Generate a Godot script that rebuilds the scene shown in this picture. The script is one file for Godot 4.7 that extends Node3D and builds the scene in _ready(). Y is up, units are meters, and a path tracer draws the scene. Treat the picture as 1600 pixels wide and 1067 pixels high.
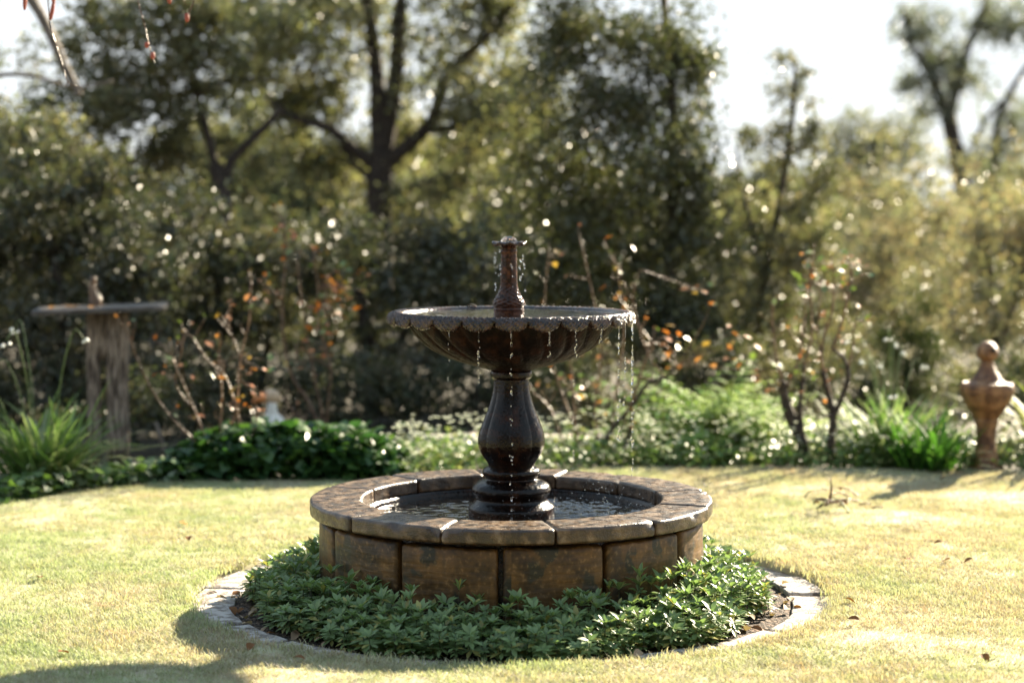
extends Node3D

# ------------------------------------------------------------------ constants
const EYE := Vector3(0.0025, 1.49, 7.34)
const FPX := 2900.0
const HORIZON := 335.0
const TILT := 0.0683
var rng := RandomNumberGenerator.new()
var taken := {}
var M := {}
var noise := FastNoiseLite.new()

# a point of the garden given by bearing (column), height angle (row) and distance along the view axis
func at(px: float, row: float, d: float) -> Vector3:
	return Vector3(EYE.x + (px - 800.0) / FPX * d, EYE.y - (row - HORIZON) / FPX * d, EYE.z - d)

func on_ground(px: float, d: float, y := 0.0) -> Vector3:
	return Vector3(EYE.x + (px - 800.0) / FPX * d, y, EYE.z - d)

func numbered(called: String) -> String:
	if not taken.has(called):
		taken[called] = 0
		return called
	taken[called] += 1
	return "%s_%03d" % [called, taken[called]]

func tag(o: Node, label := "", category := "", group := "", kind := "") -> void:
	if label: o.set_meta("label", label)
	if category: o.set_meta("category", category)
	if group: o.set_meta("group", group)
	if kind: o.set_meta("kind", kind)

func thing(called: String, label: String, category: String, where := Vector3.ZERO, turn := 0.0, group := "") -> Node3D:
	var o := Node3D.new()
	o.name = numbered(called)
	add_child(o)
	o.position = where
	o.rotation.y = turn
	tag(o, label, category, group)
	return o

func part(called: String, mesh: Mesh, mat: Material, parent: Node = null) -> MeshInstance3D:
	var o := MeshInstance3D.new()
	o.mesh = mesh
	o.material_override = mat
	if parent == null:
		o.name = numbered(called)
		add_child(o)
	else:
		o.name = called
		parent.add_child(o, true)
	return o

# ------------------------------------------------------------------ mesh helpers
func st_new() -> SurfaceTool:
	var s := SurfaceTool.new()
	s.begin(Mesh.PRIMITIVE_TRIANGLES)
	return s

func done(s: SurfaceTool) -> ArrayMesh:
	s.generate_normals()
	s.index()
	return s.commit()

func quad(s: SurfaceTool, a: Vector3, b: Vector3, c: Vector3, d: Vector3) -> void:
	s.add_vertex(a); s.add_vertex(b); s.add_vertex(c)
	s.add_vertex(a); s.add_vertex(c); s.add_vertex(d)

func quad_uv(s: SurfaceTool, p: Array, u: Array) -> void:
	for k in [0, 1, 2, 0, 2, 3]:
		s.set_uv(u[k])
		s.add_vertex(p[k])

# smooth curve through points
func curve(pts: Array, steps := 4) -> Array:
	var out := []
	var n := pts.size()
	for i in n - 1:
		var p0 = pts[maxi(i - 1, 0)]
		var p1 = pts[i]
		var p2 = pts[i + 1]
		var p3 = pts[mini(i + 2, n - 1)]
		for k in steps:
			out.append(p1.cubic_interpolate(p2, p0, p3, float(k) / steps))
	out.append(pts[n - 1])
	return out

func tube(s: SurfaceTool, pts: Array, r0: float, r1: float, sides := 7, rough := 0.0) -> void:
	var rings := []
	var n := pts.size()
	var last_x := Vector3.RIGHT
	for i in n:
		var dir: Vector3 = (pts[mini(i + 1, n - 1)] - pts[maxi(i - 1, 0)]).normalized()
		if absf(dir.dot(last_x)) > 0.95: last_x = Vector3.FORWARD
		var ax := (last_x - dir * dir.dot(last_x)).normalized()
		last_x = ax
		var ay := dir.cross(ax)
		var r := lerpf(r0, r1, float(i) / (n - 1))
		var ring := []
		for k in sides:
			var a := TAU * k / sides
			var rr := r * (1.0 + rough * noise.get_noise_3d(pts[i].x * 90.0 + k * 37.0, pts[i].y * 90.0, pts[i].z * 90.0))
			ring.append(pts[i] + (ax * cos(a) + ay * sin(a)) * rr)
		rings.append(ring)
	for i in n - 1:
		for k in sides:
			var k2 := (k + 1) % sides
			quad(s, rings[i][k], rings[i + 1][k], rings[i + 1][k2], rings[i][k2])
	for k in range(1, sides - 1):
		s.add_vertex(rings[n - 1][0]); s.add_vertex(rings[n - 1][k + 1]); s.add_vertex(rings[n - 1][k])
		s.add_vertex(rings[0][0]); s.add_vertex(rings[0][k]); s.add_vertex(rings[0][k + 1])

# turned shape; shaping(angle, index, radius, height) -> Vector2(radius, height)
func lathe(profile: Array, segs: int, shaping = null) -> ArrayMesh:
	var s := st_new()
	var n := profile.size()
	var rows := []
	for j in n:
		var row := []
		for i in segs:
			var a := TAU * i / segs
			var q: Vector2 = profile[j]
			if shaping != null: q = shaping.call(a, j, q.x, q.y)
			row.append(Vector3(sin(a) * q.x, q.y, cos(a) * q.x))
		rows.append(row)
	for j in n - 1:
		for i in segs:
			var i2 := (i + 1) % segs
			var u0 := float(i) / segs
			var u1 := float(i + 1) / segs
			quad_uv(s, [rows[j][i], rows[j + 1][i], rows[j + 1][i2], rows[j][i2]], [Vector2(u0, rows[j][i].y), Vector2(u0, rows[j + 1][i].y), Vector2(u1, rows[j + 1][i].y), Vector2(u1, rows[j][i].y)])
	s.generate_normals()
	s.index()
	return s.commit()

func rounded(pts: Array, steps := 3) -> Array:
	return curve(pts, steps)

# one curved stone of a ring: rounded section swept through an angle
func ring_stone(r0: float, r1: float, y0: float, y1: float, a0: float, a1: float, bevel: float, wob: float, segs: int, sd: float, chips := []) -> ArrayMesh:
	var s := st_new()
	var sec := []
	var cor := [Vector2(r1 - bevel, y1 - bevel), Vector2(r1 - bevel, y0 + bevel), Vector2(r0 + bevel, y0 + bevel), Vector2(r0 + bevel, y1 - bevel)]
	for c in 4:
		for k in 4:
			var a := PI / 2 - (c * PI / 2) - k * PI / 6.0
			sec.append(cor[c] + Vector2(cos(a), sin(a)) * bevel)
		# intermediate points along the faces for relief
		var nxt: Vector2 = cor[(c + 1) % 4] + Vector2(cos(-c * PI / 2.0), sin(-c * PI / 2.0)) * bevel
		var here: Vector2 = sec[sec.size() - 1]
		for k in range(1, 5): sec.append(here.lerp(nxt, k / 5.0))
	var mid := Vector2((r0 + r1) / 2, (y0 + y1) / 2)
	var rings := []
	var da := bevel * 0.9 / r1
	var angs := [a0, a0 + da * 0.35, a0 + da]
	for k in range(1, segs): angs.append(lerpf(a0 + da, a1 - da, float(k) / segs))
	angs.append_array([a1 - da, a1 - da * 0.35, a1])
	for i in angs.size():
		var a: float = angs[i]
		var shrink := 0.0
		if i == 0 or i == angs.size() - 1: shrink = bevel
		elif i == 1 or i == angs.size() - 2: shrink = bevel * 0.3
		var ring := []
		for q in sec:
			var p: Vector2 = q
			var toward: Vector2 = (mid - p)
			p += Vector2(signf(toward.x) * minf(absf(toward.x), shrink), signf(toward.y) * minf(absf(toward.y), shrink))
			var v := Vector3(sin(a) * p.x, p.y, cos(a) * p.x)
			var nz := noise.get_noise_3d(v.x * 260 + sd, v.y * 260, v.z * 260) + 0.6 * noise.get_noise_3d(v.x * 900 + sd, v.y * 900, v.z * 900)
			var away := (p - mid).normalized()
			var p2 := p + away * nz * wob
			v = Vector3(sin(a) * p2.x, p2.y, cos(a) * p2.x)
			for ch in chips:
				var w: float = 1.0 - clampf((v - ch[0]).length() / ch[1], 0, 1)
				if w > 0: v += (Vector3(sin(a) * mid.x, mid.y, cos(a) * mid.x) - v).normalized() * w * ch[1] * 0.7
			ring.append(v)
		rings.append(ring)
	var m := sec.size()
	var run := [0.0]
	for k in m: run.append(run[k] + sec[k].distance_to(sec[(k + 1) % m]))
	for i in rings.size() - 1:
		var u0: float = angs[i] * r1
		var u1: float = angs[i + 1] * r1
		for k in m:
			var k2 := (k + 1) % m
			quad_uv(s, [rings[i][k], rings[i][k2], rings[i + 1][k2], rings[i + 1][k]], [Vector2(u0, run[k]), Vector2(u0, run[k + 1]), Vector2(u1, run[k + 1]), Vector2(u1, run[k])])
	for e in [0, rings.size() - 1]:
		var c := Vector3.ZERO
		for v in rings[e]: c += v
		c /= m
		for k in m:
			var k2 := (k + 1) % m
			s.set_uv(Vector2(0.3, 0.1))
			if e == 0: s.add_vertex(c); s.add_vertex(rings[e][k2]); s.add_vertex(rings[e][k])
			else: s.add_vertex(c); s.add_vertex(rings[e][k]); s.add_vertex(rings[e][k2])
	s.generate_normals()
	s.index()
	return s.commit()

func box_into(s: SurfaceTool, c: Vector3, h: Vector3, b := Basis.IDENTITY, wob := 0.0, sd := 0.0, cuts := 1) -> void:
	for f in 6:
		var nrm := Vector3.ZERO
		nrm[f % 3] = 1.0 if f < 3 else -1.0
		var u := Vector3.ZERO
		u[(f + 1) % 3] = 1.0
		var w := nrm.cross(u)
		for i in cuts:
			for j in cuts:
				var p := []
				for q in [[i, j], [i, j + 1], [i + 1, j + 1], [i + 1, j]]:
					var l: Vector3 = (nrm + u * (q[0] * 2.0 / cuts - 1) + w * (q[1] * 2.0 / cuts - 1)) * h
					var g := c + b * l
					if wob > 0: g += Vector3(noise.get_noise_3d(g.x * 120 + sd, g.y * 120, g.z * 120), noise.get_noise_3d(g.x * 120, g.y * 120 + sd + 50, g.z * 120), noise.get_noise_3d(g.x * 120, g.y * 120, g.z * 120 + sd + 90)) * wob
					p.append(g)
				quad(s, p[0], p[1], p[2], p[3])

# ------------------------------------------------------------------ foliage helpers
# crown of small folded leaves gathered in clumps; blobs = [centre, radii, leaves, clumps]
func leaf_cloud(blobs: Array, sd: int, len_: float, wid: float, cols: Array, loose := 0.3, droop := 0.25) -> ArrayMesh:
	var r := RandomNumberGenerator.new()
	r.seed = sd
	var v := PackedVector3Array()
	var c := PackedColorArray()
	var idx := PackedInt32Array()
	for b in blobs:
		var centre: Vector3 = b[0]
		var rad: Vector3 = b[1]
		var n: int = b[2]
		var clumps := []
		var nc: int = b[3]
		for k in nc:
			var d := Vector3(r.randfn(), r.randfn(), r.randfn()).normalized() * pow(r.randf(), 0.42)
			clumps.append([centre + d * rad, cols[r.randi() % cols.size()], r.randf_range(0.6, 1.3)])
		var spread := loose * (rad.x + rad.y + rad.z) / 3.0
		for i in n:
			var q: Array = clumps[r.randi() % nc]
			var p: Vector3 = q[0] + Vector3(r.randfn(), r.randfn() * 0.8, r.randfn()) * spread * q[2]
			var dir := Vector3(r.randfn(), r.randfn() * 0.7 - droop, r.randfn()).normalized()
			var up := Vector3(r.randfn() * 0.6, 1.0, r.randfn() * 0.6)
			var side := dir.cross(up).normalized()
			var nrm := side.cross(dir)
			var L := len_ * 1.08 * r.randf_range(0.55, 1.25)
			var W := wid * 1.08 * r.randf_range(0.7, 1.2) * 0.5
			var k0 := v.size()
			v.push_back(p)
			v.push_back(p + dir * L * 0.45 + side * W + nrm * W * 0.45)
			v.push_back(p + dir * L - nrm * L * 0.12)
			v.push_back(p + dir * L * 0.45 - side * W + nrm * W * 0.45)
			var tone := r.randf_range(0.65, 1.35)
			var col: Color = q[1]
			col = Color(col.r * tone * r.randf_range(0.9, 1.15), col.g * tone, col.b * tone)
			for k in 4: c.push_back(col)
			idx.append_array(PackedInt32Array([k0, k0 + 1, k0 + 2, k0, k0 + 2, k0 + 3]))
	var arr := []
	arr.resize(Mesh.ARRAY_MAX)
	arr[Mesh.ARRAY_VERTEX] = v
	arr[Mesh.ARRAY_COLOR] = c
	arr[Mesh.ARRAY_INDEX] = idx
	var m := ArrayMesh.new()
	m.add_surface_from_arrays(Mesh.PRIMITIVE_TRIANGLES, arr)
	return m

# blobs written as [column, row, half width, half height] seen at distance d become volumes in the garden around `base`
func blobs_at(list: Array, d: float, base: Vector3, per_m2: float, depth := 0.8) -> Array:
	var out := []
	for b in list:
		var dd: float = d + (b[4] if b.size() > 4 else 0.0)
		var dens: float = b[5] if b.size() > 5 else 1.0
		var rad := Vector3(b[2], b[3], 0) / FPX * dd
		rad.z = maxf(rad.x, rad.y) * depth
		out.append([at(b[0], b[1], dd) - base, rad, int(rad.x * rad.y * PI * per_m2 * dens * 3.4) + 4, maxi(9, int(rad.x * rad.y * 75))])
	return out

func limb(pxs: Array, d: float, base: Vector3, r0: float, r1: float, sides := 8) -> ArrayMesh:
	var s := st_new()
	var pts := []
	for q in pxs: pts.append(at(q[0], q[1], d + (q[2] if q.size() > 2 else 0.0)) - base)
	tube(s, curve(pts, 5), r0, r1, sides, 0.25)
	return done(s)

# a broad leaf: outline given by widths along the rib, bent down at the tip, creased along the rib
func leaf_into(s: SurfaceTool, p: Vector3, dir: Vector3, up: Vector3, L: float, widths: Array, bend: float, crease: float, col: Color) -> void:
	var side := dir.cross(up).normalized()
	var nrm := side.cross(dir).normalized()
	var n := widths.size()
	var rib := []
	var le := []
	var ri := []
	for i in n:
		var t := float(i) / (n - 1)
		var q := p + dir * L * t - nrm * bend * L * t * t
		rib.append(q)
		le.append(q + side * widths[i] * L + nrm * crease * widths[i] * L)
		ri.append(q - side * widths[i] * L + nrm * crease * widths[i] * L)
	for i in n - 1:
		s.set_color(col)
		quad(s, rib[i], le[i], le[i + 1], rib[i + 1])
		quad(s, rib[i], rib[i + 1], ri[i + 1], ri[i])

func single_leaf(L: float, widths: Array, bend: float, crease: float, col: Color) -> ArrayMesh:
	var s := st_new()
	leaf_into(s, Vector3.ZERO, Vector3(0, 0, 1), Vector3.UP, L, widths, bend, crease, col)
	return done(s)

func blade_into(s: SurfaceTool, p: Vector3, lean: Vector3, h: float, w: float, fall: float, col: Color, segs := 6) -> void:
	var side := lean.cross(Vector3.UP).normalized()
	var prev_l := p + side * w * 0.5
	var prev_r := p - side * w * 0.5
	for i in range(1, segs + 1):
		var t := float(i) / segs
		var c := p + lean * (t * 0.35 + fall * t * t * 0.9) * h + Vector3.UP * h * (t - fall * 0.62 * t * t * t)
		var ww := w * 0.5 * (1.0 - pow(t, 3.0))
		var l := c + side * ww
		var r := c - side * ww
		s.set_color(col)
		quad(s, prev_l, l, r, prev_r)
		prev_l = l; prev_r = r

func jitter(c: Color, amt: float) -> Color:
	var t := 1.0 + rng.randf_range(-amt, amt)
	return Color(c.r * t * rng.randf_range(1 - amt * 0.4, 1 + amt * 0.4), c.g * t, c.b * t)

# ------------------------------------------------------------------ materials
func ntex(freq: float, cols: Array, offs: Array, sd: int, size := 512, kind := FastNoiseLite.TYPE_SIMPLEX_SMOOTH, oct := 5) -> NoiseTexture2D:
	var n := FastNoiseLite.new()
	n.noise_type = kind
	n.frequency = freq
	n.fractal_octaves = oct
	n.fractal_gain = 0.58
	n.seed = sd
	var t := NoiseTexture2D.new()
	t.width = size; t.height = size
	t.seamless = true
	t.noise = n
	var g := Gradient.new()
	g.offsets = PackedFloat32Array(offs)
	var cc := PackedColorArray()
	for c in cols: cc.append(c.linear_to_srgb())
	g.colors = cc
	t.color_ramp = g
	return t

func grey(freq: float, lo: float, hi: float, sd: int, size := 512) -> NoiseTexture2D:
	return ntex(freq, [Color(lo, lo, lo).srgb_to_linear(), Color(hi, hi, hi).srgb_to_linear()], [0.25, 0.75], sd, size)

func mat(col: Color, rough: float, opts := {}) -> StandardMaterial3D:
	var m := StandardMaterial3D.new()
	m.albedo_color = col.linear_to_srgb()
	m.roughness = rough
	for k in opts: m.set(k, opts[k])
	return m

func leaf_mat(rough: float, back: float, spec := 0.5) -> StandardMaterial3D:
	var m := mat(Color.WHITE, rough, {"vertex_color_use_as_albedo": true, "metallic_specular": spec, "cull_mode": BaseMaterial3D.CULL_DISABLED})
	m.backlight_enabled = true
	m.backlight = Color(back * 0.92, back, back * 0.6).linear_to_srgb()
	return m

func wall_texture() -> ImageTexture:
	# weathered, water-stained sandstone round the whole basin: u runs with the wall, v with the section
	var w := 2048
	var h := 256
	var im := Image.create(w, h, false, Image.FORMAT_RGB8)
	var a := FastNoiseLite.new(); a.seed = 3; a.frequency = 0.013; a.fractal_octaves = 5
	var b := FastNoiseLite.new(); b.seed = 9; b.frequency = 0.012; b.fractal_octaves = 4
	var e := FastNoiseLite.new(); e.seed = 15; e.frequency = 0.09; e.fractal_octaves = 4
	for y in h:
		for x in w:
			var p := a.get_noise_2d(x, y * 1.6)                    # blotches
			var streak := b.get_noise_2d(x * 3.2, y * 0.8 + 300)  # runs of water
			var moss := b.get_noise_2d(x * 1.1 + 900, y * 1.3)
			var g := e.get_noise_2d(x, y * 1.5)
			var t := clampf(0.5 + p * 0.9 + g * 0.35, 0, 1)
			var col := Color(0.016, 0.008, 0.003).lerp(Color(0.135, 0.066, 0.017), t)
			col = col.lerp(Color(0.035, 0.024, 0.014), clampf((streak - 0.18) * 1.6, 0, 0.4))
			col = col.lerp(Color(0.013, 0.015, 0.010), clampf((moss - 0.22) * 7.0 + g * 0.8, 0, 0.92))
			col = col.lerp(Color(0.30, 0.19, 0.09), clampf((g - 0.3) * 1.6, 0, 0.25))
			im.set_pixel(x, y, col.linear_to_srgb())
	return ImageTexture.create_from_image(im)

func make_materials() -> void:
	M.cast = mat(Color.WHITE, 1.0, {"metallic_specular": 0.34, "uv1_triplanar": true, "uv1_world_triplanar": true, "uv1_scale": Vector3(3.1, 3.1, 3.1)})
	M.cast.albedo_texture = ntex(0.008, [Color(0.003, 0.002, 0.0016), Color(0.0055, 0.003, 0.0023), Color(0.012, 0.0054, 0.0032), Color(0.036, 0.014, 0.007)], [0.28, 0.5, 0.66, 0.85], 4)
	M.cast.roughness_texture = grey(0.03, 0.07, 0.30, 21)
	M.cast.heightmap_enabled = true
	M.cast.heightmap_scale = 0.12
	M.cast.heightmap_texture = grey(0.035, 0.0, 1.0, 8)
	M.dull = M.cast.duplicate()
	M.dull.metallic_specular = 0.2
	M.dull.roughness_texture = grey(0.03, 0.4, 0.7, 22)
	M.spout = M.cast.duplicate()
	M.spout.albedo_texture = ntex(0.02, [Color(0.012, 0.006, 0.004), Color(0.05, 0.018, 0.010), Color(0.11, 0.042, 0.018)], [0.25, 0.55, 0.85], 14)
	M.rim = M.cast.duplicate()
	M.rim.metallic_specular = 0.5
	M.rim.albedo_texture = ntex(0.012, [Color(0.008, 0.004, 0.0027), Color(0.026, 0.012, 0.007), Color(0.07, 0.036, 0.022)], [0.35, 0.5, 0.66], 24)
	M.wall = mat(Color.WHITE, 1.0, {"metallic_specular": 0.45, "uv1_scale": Vector3(1.0 / 5.03, 1.05, 1)})
	M.wall.albedo_texture = wall_texture()
	M.wall.roughness = 0.5
	M.wall.heightmap_enabled = true
	M.wall.heightmap_scale = 0.25
	M.wall.heightmap_texture = grey(0.02, 0.0, 1.0, 37)
	M.coping = mat(Color.WHITE, 1.0, {"metallic_specular": 0.5, "uv1_triplanar": true, "uv1_world_triplanar": true, "uv1_scale": Vector3(2.3, 2.3, 2.3)})
	M.coping.albedo_texture = ntex(0.011, [Color(0.02, 0.010, 0.004), Color(0.055, 0.029, 0.012), Color(0.09, 0.051, 0.024), Color(0.15, 0.104, 0.064)], [0.34, 0.46, 0.56, 0.7], 33)
	M.coping.roughness_texture = grey(0.02, 0.24, 0.5, 31)
	M.coping.clearcoat_enabled = true
	M.coping.clearcoat = 0.25
	M.coping.clearcoat_roughness = 0.28
	M.coping.heightmap_enabled = true
	M.coping.heightmap_scale = 0.12
	M.coping.heightmap_texture = grey(0.09, 0.0, 1.0, 35)
	M.lining = M.cast
	M.paver = mat(Color.WHITE, 0.75, {"uv1_triplanar": true, "uv1_world_triplanar": true, "uv1_scale": Vector3(1.9, 1.9, 1.9)})
	M.paver.albedo_texture = ntex(0.014, [Color(0.16, 0.13, 0.11), Color(0.33, 0.29, 0.26), Color(0.42, 0.38, 0.35)], [0.33, 0.48, 0.64], 41)
	M.paver.heightmap_enabled = true
	M.paver.heightmap_scale = 0.3
	M.paver.heightmap_texture = grey(0.06, 0.0, 1.0, 43)
	M.soil = mat(Color.WHITE, 0.9, {"uv1_triplanar": true, "uv1_world_triplanar": true, "uv1_scale": Vector3(2.0, 2.0, 2.0)})
	M.soil.albedo_texture = ntex(0.03, [Color(0.02, 0.012, 0.008), Color(0.075, 0.045, 0.03), Color(0.18, 0.12, 0.085)], [0.35, 0.5, 0.66], 51)
	M.soil.heightmap_enabled = true
	M.soil.heightmap_scale = 2.0
	M.soil.heightmap_texture = grey(0.05, 0.0, 1.0, 52)
	M.ground = mat(Color.WHITE, 0.95, {"uv1_triplanar": true, "uv1_world_triplanar": true, "uv1_scale": Vector3(0.7, 0.7, 0.7)})
	M.ground.albedo_texture = ntex(0.02, [Color(0.02, 0.016, 0.01), Color(0.045, 0.034, 0.02), Color(0.06, 0.055, 0.025)], [0.2, 0.5, 0.8], 61)
	M.lawn = mat(Color.WHITE, 0.9, {"uv1_triplanar": true, "uv1_world_triplanar": true, "uv1_scale": Vector3(0.8, 0.8, 0.8)})
	M.lawn.albedo_texture = ntex(0.02, [Color(0.27, 0.22, 0.15), Color(0.38, 0.34, 0.23), Color(0.34, 0.36, 0.2)], [0.25, 0.5, 0.75], 71)
	M.grass = leaf_mat(0.6, 0.8, 0.3)
	M.sprig = leaf_mat(0.42, 0.8, 0.5)
	M.glossy = leaf_mat(0.42, 0.7, 0.68)
	M.canopy = leaf_mat(0.42, 1.0, 0.68)
	M.soft = leaf_mat(0.45, 0.7, 0.4)
	M.strap = leaf_mat(0.58, 0.9, 0.35)
	M.dry = leaf_mat(0.7, 0.4, 0.3)
	M.petal = leaf_mat(0.6, 0.6, 0.3)
	M.bark = mat(Color.WHITE, 0.85, {"uv1_triplanar": true, "uv1_world_triplanar": true, "uv1_scale": Vector3(2.2, 0.7, 2.2)})
	M.bark.albedo_texture = ntex(0.03, [Color(0.012, 0.009, 0.007), Color(0.04, 0.028, 0.02), Color(0.09, 0.065, 0.048)], [0.2, 0.5, 0.8], 81)
	M.bark.heightmap_enabled = true
	M.bark.heightmap_scale = 1.5
	M.bark.heightmap_texture = grey(0.03, 0.0, 1.0, 82)
	M.pale_bark = M.bark.duplicate()
	M.pale_bark.albedo_texture = ntex(0.03, [Color(0.07, 0.05, 0.04), Color(0.17, 0.14, 0.11), Color(0.27, 0.23, 0.19)], [0.2, 0.5, 0.8], 83)
	M.cane = M.bark.duplicate()
	M.cane.roughness = 0.42
	M.cane.albedo_texture = ntex(0.03, [Color(0.05, 0.025, 0.015), Color(0.13, 0.07, 0.04), Color(0.2, 0.13, 0.07)], [0.2, 0.5, 0.8], 85)
	M.timber = mat(Color.WHITE, 0.75, {"uv1_triplanar": true, "uv1_scale": Vector3(5.0, 0.5, 5.0)})
	M.timber.albedo_texture = ntex(0.02, [Color(0.06, 0.042, 0.03), Color(0.2, 0.15, 0.11), Color(0.36, 0.29, 0.23)], [0.34, 0.5, 0.66], 91)
	M.timber.heightmap_enabled = true
	M.timber.heightmap_scale = 0.8
	M.timber.heightmap_texture = grey(0.02, 0.0, 1.0, 92)
	M.slab = M.timber.duplicate()
	M.slab.uv1_scale = Vector3(0.6, 6, 6)
	M.slab.albedo_texture = ntex(0.02, [Color(0.03, 0.024, 0.02), Color(0.085, 0.07, 0.06), Color(0.17, 0.14, 0.12)], [0.2, 0.5, 0.8], 93)
	M.slab.roughness = 0.5
	M.clay = mat(Color.WHITE, 0.45, {"uv1_triplanar": true, "uv1_scale": Vector3(2.5, 2.5, 2.5)})
	M.clay.albedo_texture = ntex(0.012, [Color(0.07, 0.027, 0.009), Color(0.18, 0.08, 0.03), Color(0.27, 0.145, 0.065)], [0.34, 0.5, 0.68], 95)
	M.clay.heightmap_enabled = true
	M.clay.heightmap_scale = 0.6
	M.clay.heightmap_texture = grey(0.04, 0.0, 1.0, 96)
	M.white_paint = mat(Color(0.72, 0.7, 0.66), 0.6)
	M.beak = mat(Color(0.5, 0.17, 0.04), 0.5)
	M.goose_head = mat(Color(0.5, 0.36, 0.24), 0.55)
	M.edging = M.paver
	M.water = StandardMaterial3D.new()
	M.water.albedo_color = Color(0.05, 0.045, 0.03, 0.10)
	M.water.transparency = BaseMaterial3D.TRANSPARENCY_ALPHA
	M.water.roughness = 0.03
	M.water.metallic_specular = 0.55
	M.drop = StandardMaterial3D.new()
	M.drop.albedo_color = Color(1, 1, 1, 0.0)
	M.drop.roughness = 0.02
	M.drop.refraction_enabled = true
	M.drop.refraction_scale = 0.033
	M.drop.metallic_specular = 0.6

# ------------------------------------------------------------------ scene
func _ready() -> void:
	rng.seed = 7
	noise.seed = 5
	noise.frequency = 0.05
	# camera
	var cam := Camera3D.new()
	cam.name = "camera"
	add_child(cam)
	cam.position = EYE
	cam.rotation.x = -TILT
	var lens := CameraAttributesPhysical.new()
	lens.frustum_focal_length = 65.2
	lens.exposure_aperture = 1.35
	lens.frustum_focus_distance = 6.95
	lens.frustum_near = 0.1
	lens.frustum_far = 600.0
	cam.attributes = lens
	cam.far = 600.0
	cam.near = 0.1
	cam.fov = rad_to_deg(2.0 * atan(533.5 / FPX))
	cam.current = true
	# sky, exposure
	var env := Environment.new()
	env.background_mode = Environment.BG_SKY
	var sky := Sky.new()
	var psm := ProceduralSkyMaterial.new()
	psm.sky_top_color = Color(0.66, 0.77, 0.87)
	psm.sky_horizon_color = Color(0.94, 0.955, 0.955)
	psm.sky_curve = 0.28
	psm.sky_energy_multiplier = 1.0
	psm.ground_bottom_color = Color(0.2, 0.2, 0.12)
	psm.ground_horizon_color = Color(0.5, 0.52, 0.42)
	psm.ground_energy_multiplier = 0.7
	psm.sun_angle_max = 24.0
	psm.sun_curve = 0.1
	sky.sky_material = psm
	env.sky = sky
	env.tonemap_mode = Environment.TONE_MAPPER_LINEAR
	env.background_energy_multiplier = 0.24
	env.tonemap_exposure = 6.0
	env.sdfgi_enabled = true
	env.ssao_enabled = true
	env.ssil_enabled = true
	var we := WorldEnvironment.new()
	we.name = "environment"
	we.environment = env
	add_child(we)
	# sun: behind the fountain, to the right, fairly low
	var sun := DirectionalLight3D.new()
	sun.name = "sun"
	add_child(sun)
	var az := deg_to_rad(36.0)
	var el := deg_to_rad(26.0)
	sun.look_at_from_position(Vector3(sin(az) * cos(el), sin(el), -cos(az) * cos(el)) * 20.0, Vector3.ZERO)
	sun.light_energy = 1.6
	sun.light_color = Color(1.0, 0.94, 0.83)
	sun.light_angular_distance = 0.7
	sun.shadow_enabled = true
	make_materials()
	build_ground()
	build_fountain()
	build_water()
	build_ring_planting()
	build_lawn_grass()
	build_trees()
	build_bed()
	build_ornaments()
	build_litter()

# back edge of the lawn: z for a given x
func lawn_back(x: float) -> float:
	var e := [[-9.0, 3.0], [-4.2, -0.6], [-2.62, -2.16], [-2.29, -2.59], [-1.9, -2.88], [-1.3, -3.0], [-0.57, -3.04], [0.0, -3.25], [0.38, -3.46], [1.1, -3.52], [2.97, -3.41], [5.0, -3.0], [9.0, 0.0]]
	for i in e.size() - 1:
		if x < e[i + 1][0]:
			var t: float = clampf((x - e[i][0]) / (e[i + 1][0] - e[i][0]), 0, 1)
			return lerpf(e[i][1], e[i + 1][1], t) + 0.03 * sin(x * 7.0) + 0.02 * sin(x * 17.0 + 1.0)
	return 0.0

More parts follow.
